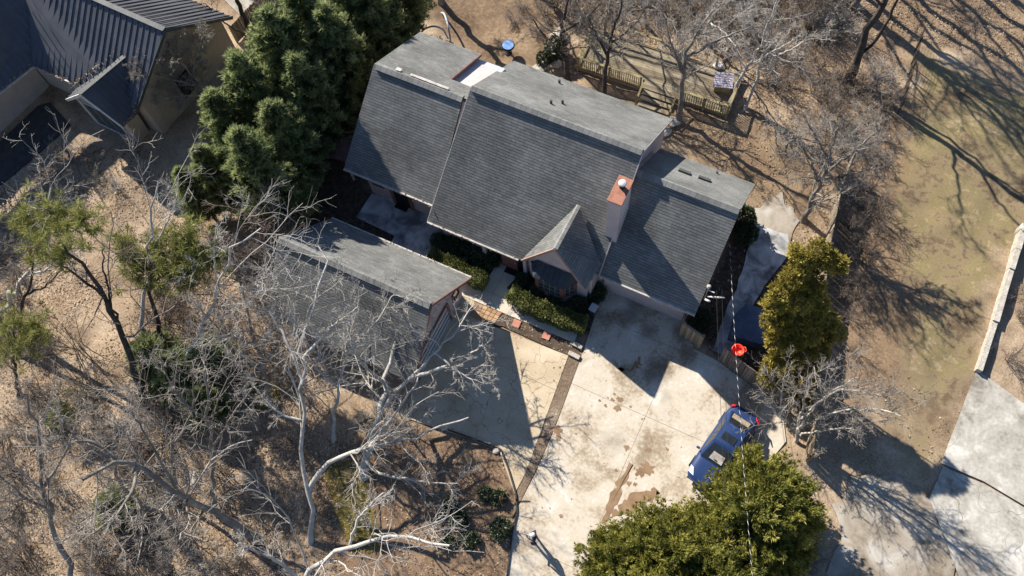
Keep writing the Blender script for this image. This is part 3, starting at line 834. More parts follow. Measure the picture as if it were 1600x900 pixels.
    k = MB(); k.prism(bay, -.02, .62); bb = k.build('bay_base', M['stucco'])
    k = MB(); k.prism(bay, 2.22, 2.32); k.build('bay_head', M['trim'])
    for i in range(3):
        a, b = Vector(bay[i]), Vector(bay[i + 1]); d = (b - a).normalized(); o = Vector((d.y, -d.x))
        w = window(None, a + d * .1, b - d * .1, .72, 2.16, o, cols=4 if i == 1 else 2, rows=3, m='trim')
    for i in range(4):
        k = MB(); k.box((bay[i][0], bay[i][1] + .03, 1.42), (.13, .13, 1.6)); k.build('bay_post', M['trim'])
    e = [(-9.65, 17.09), (-9.15, 16.32), (-7.45, 16.32), (-6.85, 17.09)]
    k = MB()
    hi = [(-9.2, 17.09, 2.95), (-8.9, 17.0, 2.95), (-7.7, 17.0, 2.95), (-7.3, 17.09, 2.95)]
    for i in range(3):
        k.extrude([(*e[i], 2.35), (*e[i + 1], 2.35), hi[i + 1], hi[i]], (0, 0, -.05))
    k.build('bay_roof', M['bayroof'])
    k = MB()
    for s in range(1, 5):
        t = s / 5; k.bar(Vector((*e[1], 2.37)).lerp(Vector((*e[2], 2.37)), t), Vector(hi[1]).lerp(Vector(hi[2]), t) + Vector((0, 0, .02)), .03, .04)
    k.build('bay_roof_seam', M['bayroof'], kind='stuff')
    # --- front door in its recess
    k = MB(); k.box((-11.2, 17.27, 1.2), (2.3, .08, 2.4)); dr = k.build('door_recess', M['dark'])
    k = MB(); k.box((-11.0, 17.19, 1.05), (.95, .06, 2.1)); door = k.build('door', M['trim'])
    k = MB(); k.lathe([(.03, 0), (.03, .05), (.02, .06)], 8, (-10.65, 17.14, 1.0)); k.build('handle', M['alloy'], door)
    k = MB(); k.box((-12.45, 17.15, 1.22), (.2, .2, 2.44)); k.build('porch_post', M['stucco'])
    k = MB(); k.box((-10.0, 17.1, 1.2), (.18, .18, 2.4)); k.build('porch_post', M['stucco'])
    # --- wing front: red-shuttered window and side door
    yw = 18.2
    pa, pb_ = hitp(583, 285, (0, yw, 0), (0, 1, 0)), hitp(601, 296, (0, yw, 0), (0, 1, 0))
    window(None, (pa.x, yw), (pb_.x, yw), 1.25, 2.45, (0, -1), m='trim')
    p1, p2 = hitp(616, 306, (0, yw, 0), (0, 1, 0)), hitp(644, 318, (0, yw, 0), (0, 1, 0))
    k = MB(); k.box(((p1.x + p2.x) / 2, yw - .02, 1.1), (p2.x - p1.x, .08, 2.2)); sd = k.build('side_door', M['dark'])
    for x in (p1.x, p2.x):
        k = MB(); k.box((x, yw - .06, 1.12), (.2, .1, 2.24)); k.build('door_casing', M['trim'])
    # --- garage wing front: corner trims and floodlight
    for x in (-5.93, -1.32):
        k = MB(); k.box((x, 18.1, 1.5), (.1, .12, 3.0)); k.build('corner_board', M['trim'])
    fl = MB(); fl.box((-3.9, 18.0, 2.6), (.18, .2, .12)); fl.lathe([(.06, 0), (.08, .06), (.02, .1)], 8, (-3.98, 17.9, 2.48)); fl.lathe([(.06, 0), (.08, .06), (.02, .1)], 8, (-3.82, 17.9, 2.48)); fl.build('floodlight', M['white'])
    # --- chimney
    k = MB(); k.prism([(-6.36, 19.0), (-5.74, 19.0), (-5.74, 20.36), (-6.36, 20.36)], 3.2, 8.36); ch = k.build('chimney', M['stucco'])
    k = MB(); k.prism([(-6.42, 18.94), (-5.68, 18.94), (-5.68, 20.42), (-6.42, 20.42)], 8.34, 8.42); cp = bevel(k.build('cap', M['copper'], ch), .015)
    k = MB(); k.lathe([(.13, 8.42), (.13, 8.72), (.15, 8.74), (.15, 8.78)], 16, (-6.05, 19.85, 0)); k.build('flue', M['dark'], ch)
    k = MB(); k.lathe([(.19, 8.77), (.2, 8.80), (.17, 8.86), (.08, 8.90), (.0, 8.905)], 18, (-6.05, 19.85, 0)); k.build('flue_cap', M['white'], ch)
    # --- vents on the rear slopes
    for px, py in ((874, 130), (861, 162), (879, 162)):
        nn = Vector((0, 4.85, 5.34)).normalized()
        q = hitp(px, py, (0, MR, 8.0), nn)
        k = MB(); k.lathe([(.07, -.05), (.07, .28), (.055, .3)], 10, q); k.build('vent_pipe', M['vent'])
    for px, py in ((1069, 270), (1100, 281)):
        q = hitp(px, py, (0, 21.75, 6.95), Vector((0, 1, 1)).normalized())
        k = MB(); k.extrude([q + Vector((-.3, -.12, .12)), q + Vector((.3, -.12, .12)), q + Vector((.3, -.06, .25)), q + Vector((.3, .22, -.02)), q + Vector((.3, .22, -.22)), q + Vector((-.3, .22, -.22)), q + Vector((-.3, .22, -.02)), q + Vector((-.3, -.06, .25))][:0] or
                  [q + Vector((-.3, -.14, .1)), q + Vector((-.3, -.08, .24)), q + Vector((-.3, .2, -.03)), q + Vector((-.3, .2, -.22))], (.6, 0, 0)); k.build('roof_vent', M['vent'])
    q = hitp(1120, 271, (0, 21.75, 6.95), Vector((0, 1, 1)).normalized())
    k = MB(); k.lathe([(.06, -.05), (.06, .2)], 8, q); k.build('vent_pipe', M['vent'])

# entry mats
c0 = P(806, 424); b = MB(); b.box((0, 0, .012), (1.15, .62, .024)); o = b.build('doormat', M['dark']); o.location = (c0.x, c0.y, .05)
tag(o, 'black doormat on the walkway outside the front door', 'doormat')
c0 = P(629, 322); b = MB(); b.box((0, 0, .012), (.8, .55, .024)); o = b.build('doormat', M['dark']); o.location = (c0.x, c0.y, .045)
tag(o, 'black doormat on the patio at the side door', 'doormat')

# detached garage ------------------------------------------------------------
gar = thing('detached_garage', 'low pink stucco garage with long steep grey roof beside the apron', 'garage', (-16.5, 11.85, 0))
with HP(gar):
    k = MB(); k.extrude([(-20.3, 9.1, -.1), (-20.3, 9.1, 2.48), (-20.3, 11.85, 5.18), (-20.3, 14.6, 2.48), (-20.3, 14.6, -.1)], (7.64, 0, 0)); k.build('wall', M['stucco'])
    shingled(None, [(-20.9, 8.7, 2.2), (-12.15, 8.7, 2.2), (-12.35, 11.85, 5.4), (-21.0, 11.85, 5.4)], seed=21)
    shingled(None, [(-12.13, 15.0, 2.2), (-20.6, 15.0, 2.2), (-21.0, 11.85, 5.4), (-12.35, 11.85, 5.4)], seed=22)
    ridge_cap(None, (-20.98, 11.85, 5.4), (-12.37, 11.85, 5.4), (0, -1, -1), (0, 1, -1), w=.2)
    k = MB(); k.bar((-12.33, 11.85, 5.32), (-12.11, 15.0, 2.12), .05, .15); k.build('rake_board', M['trim'])
    k = MB(); k.bar((-12.33, 11.85, 5.32), (-12.13, 8.7, 2.12), .05, .15); k.build('rake_board', M['trim'])
    k = MB(); k.bar((-20.6, 15.04, 2.14), (-12.13, 15.04, 2.14), .1, .1); k.build('gutter', M['gutter'])
    # wide door opening with red casing
    k = MB(); k.box((-12.64, 11.3, 1.05), (.05, 3.6, 2.1)); gd = k.build('garage_door', M['greycloth'])
    k = MB()
    for j in range(1, 4): k.box((-12.6, 11.3, .52 * j), (.04, 3.5, .03))
    k.build('panel_seam', M['vent'], gd, kind='stuff')
    for y in (9.45, 13.15):
        k = MB(); k.box((-12.6, y, 1.1), (.1, .16, 2.2)); k.build('door_casing', M['trim'])
    k = MB(); k.box((-12.6, 11.3, 2.2), (.1, 3.5, .14)); k.build('door_casing', M['trim'])
    window(None, (-12.66, 13.75), (-12.66, 14.35), 1.1, 1.9, (1, 0), cols=1, rows=1)

# neighbour's house --------------------------------------------------------------
nb = thing('neighbour_house', 'tan stucco house with dark standing-seam metal roofs beyond the conifers', 'house', (-38, 19, 0))


def seam_roof(poly, spacing=.40, th=.1, m='metalroof'):
    p0, u, v, nrm, uv = roof_frame(poly)
    d = MB(); d.extrude([Vector(p) for p in poly], -nrm * th); deck = d.build('roof', M[m])
    k = MB(); umin, umax = min(a for a, b in uv), max(a for a, b in uv); a = umin + spacing / 2
    while a < umax:
        q = convex_clip([(a - .018, -50), (a + .018, -50), (a + .018, 50), (a - .018, 50)], uv)
        if q:
            k.extrude([p0 + u * s + v * t + nrm * .001 for s, t in q], nrm * .055)
        a += spacing
    k.build('roof_seam', M[m], deck, kind='stuff')
    return deck


with HP(nb):
    RA, RE = (-46.5, 20.2, 6.6), (-32.75, 19.75, 6.45)
    seam_roof([(-41.15, 16.08, 3.3), (-33.65, 16.02, 3.35), RE, (-42.3, 20.06, 6.56), (-42.2, 18.7, 5.6)])
    seam_roof([(-32.4, 23.9, 2.95), (-46.5, 24.4, 2.95), RA, RE])
    k = MB(); k.bar(Vector(RA) + Vector((0, 0, .03)), Vector(RE) + Vector((0, 0, .03)), .30, .07); k.build('ridge_cap', M['vent'])
    # wall body under the main roof (end wall facing the conifers)
    k = MB(); k.extrude([(-33.75, 16.5, -.1), (-33.75, 16.5, 3.45), (-33.1, 19.75, 6.2), (-32.85, 23.4, 3.15), (-32.85, 23.4, -.1)], (-10.5, .1, 0)); k.build('wall', M['tanwall'])
    k = MB(); k.bar((-33.63, 15.98, 3.28), (-32.72, 19.75, 6.38), .05, .2); k.build('rake_board', M['vent'])
    k = MB(); k.bar((-32.72, 19.75, 6.38), (-32.38, 23.92, 2.88), .05, .2); k.build('rake_board', M['vent'])
    # window on the end wall
    window(None, (-33.02, 18.7), (-32.9, 19.8), 1.3, 2.9, (1, -.1), cols=1, rows=1, m='dark')
    # cross gable towards the camera
    seam_roof([(-38.25, 15.1, 2.85), (-38.0, 16.0, 3.05), (-34.95, 18.3, 4.95), (-35.98, 15.0, 4.85)], spacing=.3)
    seam_roof([(-34.15, 14.95, 2.75), (-33.72, 16.05, 2.95), (-34.95, 18.3, 4.95), (-35.98, 15.0, 4.85)], spacing=.3)
    k = MB(); k.bar((-35.98, 15.0, 4.9), (-34.95, 18.3, 5.0), .26, .06); k.build('ridge_cap', M['vent'])
    for a, b in (((-38.25, 15.1, 2.78), (-35.98, 14.97, 4.78)), ((-35.98, 14.97, 4.78), (-34.15, 14.92, 2.68))):
        k = MB(); k.bar(a, b, .06, .18); k.build('rake_board', M['white'])
    k = MB(); k.extrude([(-38.0, 15.45, -.1), (-34.75, 15.35, -.1), (-34.4, 15.35, 2.8), (-36.0, 15.4, 4.65), (-38.0, 15.45, 2.95)], (.1, .9, 0)); k.build('wall', M['tanwall'])
    window(None, (-37.6, 15.43), (-35.1, 15.33), .3, 2.7, (0.03, -1), cols=3, rows=1, m='white')
    # cross wing at the edge of the frame
    seam_roof([(-41.15, 16.1, 3.25), (-42.15, 13.7, 3.0), (-43.2, 8.0, 2.7), (-46.4, 8.6, 7.6), (-44.3, 19.9, 7.4), (-42.2, 18.75, 5.62)])
    k = MB(); k.extrude([(-42.35, 16.5, -.1), (-43.15, 12.45, -.1), (-44.0, 8.6, -.1), (-44.0, 8.6, 2.9), (-43.1, 12.45, 2.95), (-42.3, 16.5, 3.0)], (-4, .8, 0)); k.build('wall', M['tanwall'])
    k = MB(); k.bar((-41.12, 16.1, 3.18), (-42.12, 13.7, 2.93), .1, .1); k.bar((-42.12, 13.7, 2.93), (-43.17, 8.0, 2.63), .1, .1); k.build('gutter', M['gutter'])
    k = MB(); k.bar((-41.1, 16.03, 3.24), (-38.4, 16.02, 3.26), .11, .1); k.build('gutter', M['gutter'])
slabs('neighbour_walk', NWALK, [], [], 0.03, M['asphalt'])
# ------------------------------------------------------------------ vegetation
RNG = np.random.default_rng(11)


def norm(a):
    return a / (np.linalg.norm(a, axis=-1, keepdims=True) + 1e-9)


def resample(pts, n, wob, rng):
    pts = np.array([tuple(p) for p in pts], float)
    seg = np.linalg.norm(np.diff(pts, axis=0), axis=1); t = np.concatenate([[0], np.cumsum(seg)]); L = t[-1]
    # Catmull-Rom through the given points
    out = []
    for s in np.linspace(0, L, n):
        i = int(np.clip(np.searchsorted(t, s) - 1, 0, len(pts) - 2)); u = (s - t[i]) / max(seg[i], 1e-6)
        p0, p1, p2, p3 = pts[max(i - 1, 0)], pts[i], pts[i + 1], pts[min(i + 2, len(pts) - 1)]
        out.append(0.5 * (2 * p1 + (p2 - p0) * u + (2 * p0 - 5 * p1 + 4 * p2 - p3) * u * u + (3 * p1 - p0 - 3 * p2 + p3) * u ** 3))
    out = np.array(out)
    j = rng.normal(0, wob * L / n, out.shape); j[0] = 0
    return out + j


def tubes(P_, R_, K):
    """P_ (N,n,3), R_ (N,n) -> verts, quads"""
    N, n_, _ = P_.shape
    T = norm(np.gradient(P_, axis=1))
    ref = np.array([0.211, 0.137, 0.967]); ref2 = np.array([0.9, -0.3, 0.1])
    u = np.cross(T, ref); bad = np.linalg.norm(u, axis=-1, keepdims=True) < 0.1
    u = norm(np.where(bad, np.cross(T, ref2), u)); v = np.cross(T, u)
    a = np.arange(K) * 2 * np.pi / K
    V = P_[:, :, None, :] + R_[:, :, None, None] * (np.cos(a)[None, None, :, None] * u[:, :, None, :] + np.sin(a)[None, None, :, None] * v[:, :, None, :])
    V = V.reshape(-1, 3)
    base = (np.arange(N)[:, None, None] * n_ + np.arange(n_ - 1)[None, :, None]) * K
    k = np.arange(K)[None, None, :]; k2 = (k + 1) % K
    F = np.stack([base + k, base + k2, base + K + k2, base + K + k], -1).reshape(-1, 4)
    return V, F


def kids(P_, R_, m, t0, t1, ratio, ang, n_, rr, up, wig, rmin, rng, lmin=0.15):
    N, n0, _ = P_.shape
    L = np.linalg.norm(np.diff(P_, axis=1), axis=-1).sum(1)
    L = np.repeat(L, m); par = np.repeat(np.arange(N), m); C = N * m
    t = rng.uniform(t0, t1, C); f = t * (n0 - 1); i = np.minimum(f.astype(int), n0 - 2); w = (f - i)[:, None]
    pos = P_[par, i] * (1 - w) + P_[par, i + 1] * w
    r = R_[par, i] * (1 - w[:, 0]) + R_[par, i + 1] * w[:, 0]
    T = norm(P_[par, i + 1] - P_[par, i])
    q = rng.normal(size=(C, 3)); q = norm(q - (q * T).sum(-1, keepdims=True) * T)
    A = np.radians(rng.normal(ang, ang * 0.22, C))[:, None]
    d = norm(np.cos(A) * T + np.sin(A) * q)
    ln = np.maximum(L * ratio * (1.15 - 0.55 * t) * rng.uniform(0.55, 1.35, C), lmin)
    pts = [pos]; cur = pos
    for s in range(n_ - 1):
        d = norm(d + rng.normal(0, wig, (C, 3)) + np.array([0, 0, up]))
        cur = cur + d * (ln / (n_ - 1))[:, None]; pts.append(cur)
    P2 = np.stack(pts, 1)
    r0 = np.maximum(r * rr, rmin)
    R2 = r0[:, None] * np.linspace(1, 0.45, n_)[None, :]
    return P2, np.maximum(R2, rmin * 0.55)


def crown_mesh(name, Ps, levels, m, rng, seed_tint=0.3):
    """grow successive levels of branches from the limbs; one crown mesh"""
    VV, FF, TT = [], [], []; off = 0
    cur = Ps
    for lv in levels:
        nxt = []
        for (p, r) in cur:
            nxt.append(kids(p, r, *lv['a'], rng))
        cur = [(np.concatenate([a for a, b in nxt]), np.concatenate([b for a, b in nxt]))]
        V, F = tubes(cur[0][0], cur[0][1], lv['k'])
        VV.append(V); FF.append(F + off); off += len(V)
        per = F.shape[0] // cur[0][0].shape[0]
        TT.append(np.repeat(np.clip(rng.normal(0.5, seed_tint, cur[0][0].shape[0]), 0, 1), per))
    return fast_mesh(name, np.concatenate(VV), np.concatenate(FF), m, tint=np.concatenate(TT), smooth=True)


def LV(m, t0, t1, ratio, ang, n_, rr, up, wig, rmin, k, lmin=0.15):
    return dict(a=(m, t0, t1, ratio, ang, n_, rr, up, wig, rmin), k=k)


def bare_tree(limbs, label, bark='bark', twig='twig', dens=(7, 6, 5), rmin=0.009, cat='tree', name='bare_tree', group=None, up=0.05, ratio=(0.42, 0.42, 0.45), seed=0, wob=0.12, first=0.3):
    """limbs: list of ([(px,py,z)...], r0, r1) surveyed along the trunk and the main limbs"""
    rng = np.random.default_rng(100 + seed)
    base = P(*limbs[0][0][0]); base.z = gz(base.x, base.y)
    root = thing(name, label, cat, base, 0, group)
    Ps = []; V, F, off = [], [], 0
    for pts, r0, r1 in limbs:
        q = [tuple(P(*p)) for p in pts]
        n_ = 16
        pp = resample(q, n_, wob, rng) - np.array(base)
        if pts is limbs[0][0]: pp[0, 2] = -0.15
        rr = np.linspace(1, 0, n_) ** 0.9 * (r0 - r1) * 0.9 + r1 * 0.8
        if pts is limbs[0][0]: rr[0] *= 1.5; rr[1] *= 1.1
        Ps.append((pp[None], rr[None]))
        v, f = tubes(pp[None], rr[None], 8); V.append(v); F.append(f + off); off += len(v)
    link('trunk', fast_mesh('trunk', np.concatenate(V), np.concatenate(F), M[bark], smooth=True), root)
    lv = [LV(dens[0], first, 1.0, ratio[0], 48, 8, 0.40, up, 0.17, 0.018, 5), LV(dens[1], 0.15, 1.0, ratio[1], 46, 6, 0.52, up, 0.2, 0.012, 4),
          LV(dens[2], 0.1, 1.0, ratio[2], 44, 4, 0.6, up, 0.22, rmin, 3)]
    if len(dens) > 3: lv.append(LV(dens[3], 0.1, 1.0, 0.5, 42, 3, 0.6, up, 0.2, rmin, 3))
    link('crown', crown_mesh('crown', Ps, lv, M[twig], rng), root)
    return root


def sprays(name, C, O, L, W, m, rng, blades=5, spread=0.55, tints=None, droop=0.0):
    """foliage: at every centre C a fan of narrow leaf blades pointing along O"""
    n_ = len(C)
    c = np.repeat(C, blades, 0); o = np.repeat(O, blades, 0)
    d = norm(o + rng.normal(0, spread, c.shape) + np.array([0, 0, -droop]))
    ln = np.repeat(L, blades) * rng.uniform(0.6, 1.25, len(c)); wd = np.repeat(W, blades) * rng.uniform(0.7, 1.2, len(c))
    q = norm(np.cross(d, rng.normal(size=c.shape)))
    V = np.stack([c, c + d * ln[:, None] * 0.5 + q * wd[:, None] * .5, c + d * ln[:, None], c + d * ln[:, None] * 0.5 - q * wd[:, None] * .5], 1).reshape(-1, 3)
    F = np.arange(len(V)).reshape(-1, 4)
    t = np.repeat(tints if tints is not None else rng.uniform(0, 1, n_), blades)
    t = np.clip(t + rng.normal(0, 0.12, len(t)), 0, 1)
    return fast_mesh(name, V, F, m, tint=t)


def conifer_crown(name, H, Rm, m, rng, nb=150, per=40, power=0.75, base=0.06, upturn=0.35, Lr=(.22, .42), Wr=(.07, .12), blades=5, lobes=0.25, wid0=0.26, spread=.55, up=0.0, lean=(0, 0)):
    """branches from the stem carry sprays; outline uneven, gaps between branches"""
    h = base + (1 - base) * rng.uniform(0, 1, nb) ** 1.15
    az = rng.uniform(0, 2 * np.pi, nb)
    prof = (1 - h) ** power * np.where(h < 0.18, 0.75 + 0.25 * h / 0.18, 1.0)
    R = Rm * prof * rng.uniform(1 - lobes, 1 + lobes, nb) + 0.12
    dirs = np.stack([np.cos(az), np.sin(az), np.full(nb, upturn) + rng.normal(0, .12, nb)], -1)
    tint = np.clip(rng.normal(0.5, 0.22, nb), 0, 1)
    C, O, TT = [], [], []
    for i in range(nb):
        k = max(6, int(per * (0.35 + R[i] / Rm)))
        s = rng.beta(2.2, 1.0, k)
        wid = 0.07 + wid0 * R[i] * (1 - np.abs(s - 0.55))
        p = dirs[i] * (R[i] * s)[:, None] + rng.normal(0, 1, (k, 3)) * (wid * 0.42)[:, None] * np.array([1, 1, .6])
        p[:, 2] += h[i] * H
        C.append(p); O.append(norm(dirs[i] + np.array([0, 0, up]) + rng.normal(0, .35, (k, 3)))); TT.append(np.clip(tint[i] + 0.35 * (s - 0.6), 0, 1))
    k = 60
    p = np.stack([rng.normal(0, .12, k), rng.normal(0, .12, k), rng.uniform(.85, 1.02, k) * H], -1)
    C.append(p); O.append(np.tile([0, 0, 1.], (k, 1))); TT.append(np.full(k, .6))
    C, O, TT = np.concatenate(C), np.concatenate(O), np.concatenate(TT)
    C[:, 0] += lean[0] * C[:, 2]; C[:, 1] += lean[1] * C[:, 2]
    return sprays(name, C, O, rng.uniform(*Lr, len(C)), rng.uniform(*Wr, len(C)), m, rng, blades=blades, tints=TT, spread=spread)


def trunk_mesh(H, r, m, lean=(0, 0)):
    b = MB(); n_ = 7
    b.tube([(lean[0] * H * i / n_ + random.uniform(-.04, .04), lean[1] * H * i / n_, -0.2 + H * i / n_) for i in range(n_ + 1)], [r * (1.25 if i == 0 else 1) * (1 - .85 * i / n_) for i in range(n_ + 1)], 8)
    return b.mesh('trunk', m, True)


# --- the dark conifer screen between the two houses
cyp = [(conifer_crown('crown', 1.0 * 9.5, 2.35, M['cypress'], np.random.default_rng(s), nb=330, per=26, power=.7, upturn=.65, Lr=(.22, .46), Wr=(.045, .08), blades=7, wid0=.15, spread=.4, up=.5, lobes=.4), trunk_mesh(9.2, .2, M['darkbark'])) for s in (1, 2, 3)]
spots_c = [(334, 338, .55, 'short pale-tipped conifer nearest the tan gable front'), (372, 322, .66, 'pale-tipped conifer at the end of the screen by the tan house corner'), (404, 268, .82, 'conifer facing the tan end wall, second along the screen'), (450, 338, .92, 'conifer shading the strip beside the porch roofs'),
           (448, 236, .94, 'tall conifer midway along the screen near the tan house'), (482, 285, .82, 'dark conifer overhanging the plum porch roofs'), (488, 182, .98, 'bright-topped conifer behind the tan house fence'),
           (520, 226, .86, 'dark conifer beside the shed roof end of the pink house'), (522, 136, .98, 'conifer at the pale board fence'), (560, 165, .92, 'tall dark conifer behind the shed roof'),
           (572, 92, .92, 'conifer in the gap towards the rear lawn'), (606, 112, .84, 'conifer standing by the pale blue pipe frame'), (632, 58, .85, 'conifer at the far end of the screen over the rear lawn'), (470, 345, .45, 'small conifer in shade by the garage corner'), (398, 318, .6, 'short conifer between its taller fellows, facing the wooded lot')]
for i, (px, py, sc, lab) in enumerate(spots_c):
    p = P(px, py); t = thing('conifer_tree', lab, 'tree', (p.x, p.y, gz(p.x, p.y)), random.uniform(0, 6.28), 'conifer screen between the houses')
    t.scale = (sc * random.uniform(.85, 1.0), sc * random.uniform(.85, 1.0), sc)
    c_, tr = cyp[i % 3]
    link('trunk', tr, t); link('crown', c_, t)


def puff_tree(root, puffs, m, seed, per=260, L=(.11, .24), W=(.04, .075)):
    rng = np.random.default_rng(seed); C, O, TT = [], [], []
    for (x, y, z, r) in puffs:
        k = int(per * r * r / .5)
        d = norm(rng.normal(size=(k, 3)) + np.array([0, 0, .35])); s = rng.uniform(.55, 1.0, k) ** .6
        C.append(np.array([x, y, z]) + d * (r * s)[:, None] * np.array([1, 1, .85])); O.append(norm(d + np.array([0, 0, .3])))
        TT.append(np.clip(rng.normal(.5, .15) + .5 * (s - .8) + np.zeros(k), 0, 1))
    C, O, TT = map(np.concatenate, (C, O, TT))
    return link('crown', sprays('crown', C, O, rng.uniform(*L, len(C)), rng.uniform(*W, len(C)), m, rng, blades=8, tints=TT), root)


# --- golden cypress: a clump of rounded plumes beside the side path
b0 = P(1222, 560)
t = thing('golden_cypress', 'golden yellow-green cypress with rounded plumes beside the board fence', 'tree', (b0.x, b0.y, gz(b0.x, b0.y)))
rng = np.random.default_rng(5); puffs = []
for (px, py, z, r) in [(1280, 395, 5.2, .62), (1300, 410, 4.9, .6), (1255, 408, 5.0, .65), (1238, 432, 4.4, .62), (1268, 440, 5.0, .7), (1222, 455, 3.8, .6), (1248, 470, 4.2, .7), (1280, 475, 4.2, .55), (1208, 480, 3.0, .55),
                       (1232, 505, 3.3, .65), (1262, 520, 3.7, .7), (1290, 505, 3.6, .6), (1305, 520, 3.2, .5), (1215, 535, 2.4, .6), (1245, 550, 2.6, .65), (1280, 548, 2.8, .62), (1208, 565, 1.7, .55), (1232, 590, 1.6, .6), (1262, 580, 2.0, .62), (1200, 590, 1.1, .5),
                       (1312, 415, 4.5, .4), (1245, 395, 4.9, .4), (1200, 500, 2.6, .4), (1265, 495, 3.0, .8), (1240, 530, 2.2, .8), (1268, 455, 4.0, .8), (1252, 610, 1.0, .6)]:
    z = .8 + 7.4 * max(0, (612 - py) / 217) ** .8
    q = P(px, py, z) - b0; puffs.append((q.x, q.y, q.z, r))
    for _ in range(5):
        d = norm(rng.normal(size=3) + np.array([-.4, .1, .4])); puffs.append((q.x + d[0] * r * .8, q.y + d[1] * r * .8, q.z + d[2] * r * .7, r * rng.uniform(.3, .5)))
puffs = [(x, y, z, r * .84) for x, y, z, r in puffs]
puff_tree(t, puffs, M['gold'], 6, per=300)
tb = MB()
for (x, y, z, r) in puffs[::7]: tb.tube([(0, 0, -.2), (x * .3, y * .3, z * .4), (x, y, z)], [.11, .07, .03], 5)
tb.build('trunk', M['darkbark'], t)

# --- the spreading junipers at the foot of the driveway
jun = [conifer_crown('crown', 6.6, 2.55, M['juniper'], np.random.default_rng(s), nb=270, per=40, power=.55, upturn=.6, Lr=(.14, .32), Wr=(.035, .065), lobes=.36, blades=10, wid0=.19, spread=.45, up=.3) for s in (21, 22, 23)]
jtr = trunk_mesh(5.6, .22, M['darkbark'])
for i, (px, py, z, sc, lab) in enumerate([(966, 872, 4.2, .66, 'round green juniper beside the driveway near the standing person'), (1020, 862, 5.0, .78, 'green juniper second in the clump beside the driveway'), (1056, 862, 5.0, .84, 'green juniper filling the middle of the clump, below the car'), (1108, 866, 5.4, .82, 'green juniper in the clump, in front of the blue car'),
        (1182, 806, 5.6, .9, 'green juniper overhanging the blue car bonnet'), (1205, 768, 5.6, .88, 'bright green juniper behind the blue car'), (1226, 795, 5.2, .84, 'green juniper at the outer end of the clump'), (1130, 905, 5.4, .9, 'green juniper at the lower side of the clump under the striped cable'),
        (1040, 930, 5.0, .9, 'green juniper at the bottom of the clump beyond the driveway edge'), (1210, 850, 4.6, .75, 'green juniper shading the bare grey shrub')]):
    top = P(px, py, z); t = thing('juniper_tree', lab, 'tree', (top.x, top.y, 0), random.uniform(0, 6), 'junipers at the foot of the driveway'); t.scale = (sc, sc, sc)
    link('crown', jun[i % 3], t); link('trunk', jtr, t)

# --- pines with thin green tufts in the wooded lot
def pine(limbs, tufts, label, seed):
    root = bare_tree(limbs, label, bark='darkbark', twig='browntwig', dens=(4, 4, 3), name='pine_tree', seed=seed, up=.02)
    rng = np.random.default_rng(seed); C, O = [], []
    bx = root.location
    for (px, py, z, r) in tufts:
        q = np.array(P(px, py, z) - bx)
        for _ in range(24):
            c = q + rng.normal(0, r * .95, 3) * np.array([1, 1, .5]); k = 16
            C.append(np.tile(c, (k, 1))); O.append(norm(rng.normal(0, .8, (k, 3)) + np.array([0, 0, .5])))
    C, O = np.concatenate(C), np.concatenate(O)
    link('needles', sprays('needles', C, O, rng.uniform(.28, .5, len(C)), rng.uniform(.022, .04, len(C)), M['pine'], rng, blades=3, spread=.5), root)
    return root


pine([([(228, 640, 0), (212, 585, 2.5), (190, 520, 5), (165, 465, 7), (133, 418, 9), (98, 378, 10.5)], .24, .06), ([(165, 465, 7), (120, 430, 8), (75, 400, 9)], .1, .03), ([(190, 520, 5), (165, 440, 7.5), (160, 390, 9)], .09, .03)],
     [(50, 340, 10.2, .6), (80, 350, 10.6, .65), (110, 345, 10.8, .7), (128, 355, 10.6, .6), (45, 355, 9.8, .4), (100, 330, 10.5, .5), (95, 395, 9.5, .4), (60, 385, 9.3, .4)], 'dark leaning pine with thin green tufts in the leafy lot', 41)
pine([([(262, 560, 0), (245, 500, 3), (232, 455, 5), (240, 410, 7), (255, 385, 8)], .16, .05), ([(240, 440, 5.5), (280, 410, 6.5), (310, 385, 7)], .07, .03), ([(236, 430, 6), (200, 400, 7), (190, 385, 7.5)], .07, .03)],
     [(195, 378, 7.4, .5), (205, 400, 7.0, .55), (270, 395, 7.4, .7), (290, 410, 7.0, .7), (255, 410, 7, .6), (310, 400, 6.8, .6), (325, 400, 6.5, .4), (265, 375, 7.6, .6), (300, 385, 7, .6), (240, 395, 7, .5), (318, 415, 6.4, .5), (280, 430, 6.3, .6), (245, 430, 6.2, .5), (285, 380, 7.3, .5), (215, 430, 6, .5)], 'young yellow-green pine among the bare trunks', 42)
pine([([(30, 620, 0), (20, 560, 3), (22, 520, 5)], .12, .04)], [(10, 510, 5, .5), (40, 520, 4.6, .6), (20, 540, 4.2, .6), (60, 515, 4.0, .5), (95, 640, 1.6, .4)], 'small sparse pine by the edge of the leafy lot', 43)

# --- bare deciduous trees, surveyed limb by limb
bare_tree([([(484, 850, 0.00), (482, 770, 2.04), (476, 690, 3.74), (472, 610, 5.10), (475, 530, 6.46), (500, 450, 7.48), (505, 380, 8.16)], .14, .045), ([(473, 600, 5.30), (458, 555, 5.98), (430, 500, 6.66), (395, 455, 7.21)], .11, .035),
           ([(482, 770, 2.04), (505, 733, 2.99), (540, 708, 3.67), (573, 702, 4.08), (613, 692, 2.69), (650, 684, 2.94), (693, 665, 3.18), (733, 655, 3.35)], .15, .04), ([(573, 702, 4.08), (600, 670, 2.86), (630, 630, 3.26), (655, 590, 3.67)], .11, .04),
           ([(474, 560, 6.12), (520, 510, 6.80), (560, 480, 7.21)], .09, .03), ([(478, 660, 4.22), (430, 640, 4.76), (395, 600, 5.44)], .09, .03)],
          'tall pale-barked bare tree with a long limb reaching towards the apron', 'palebark', 'paletwig', (9, 7, 6), seed=1)
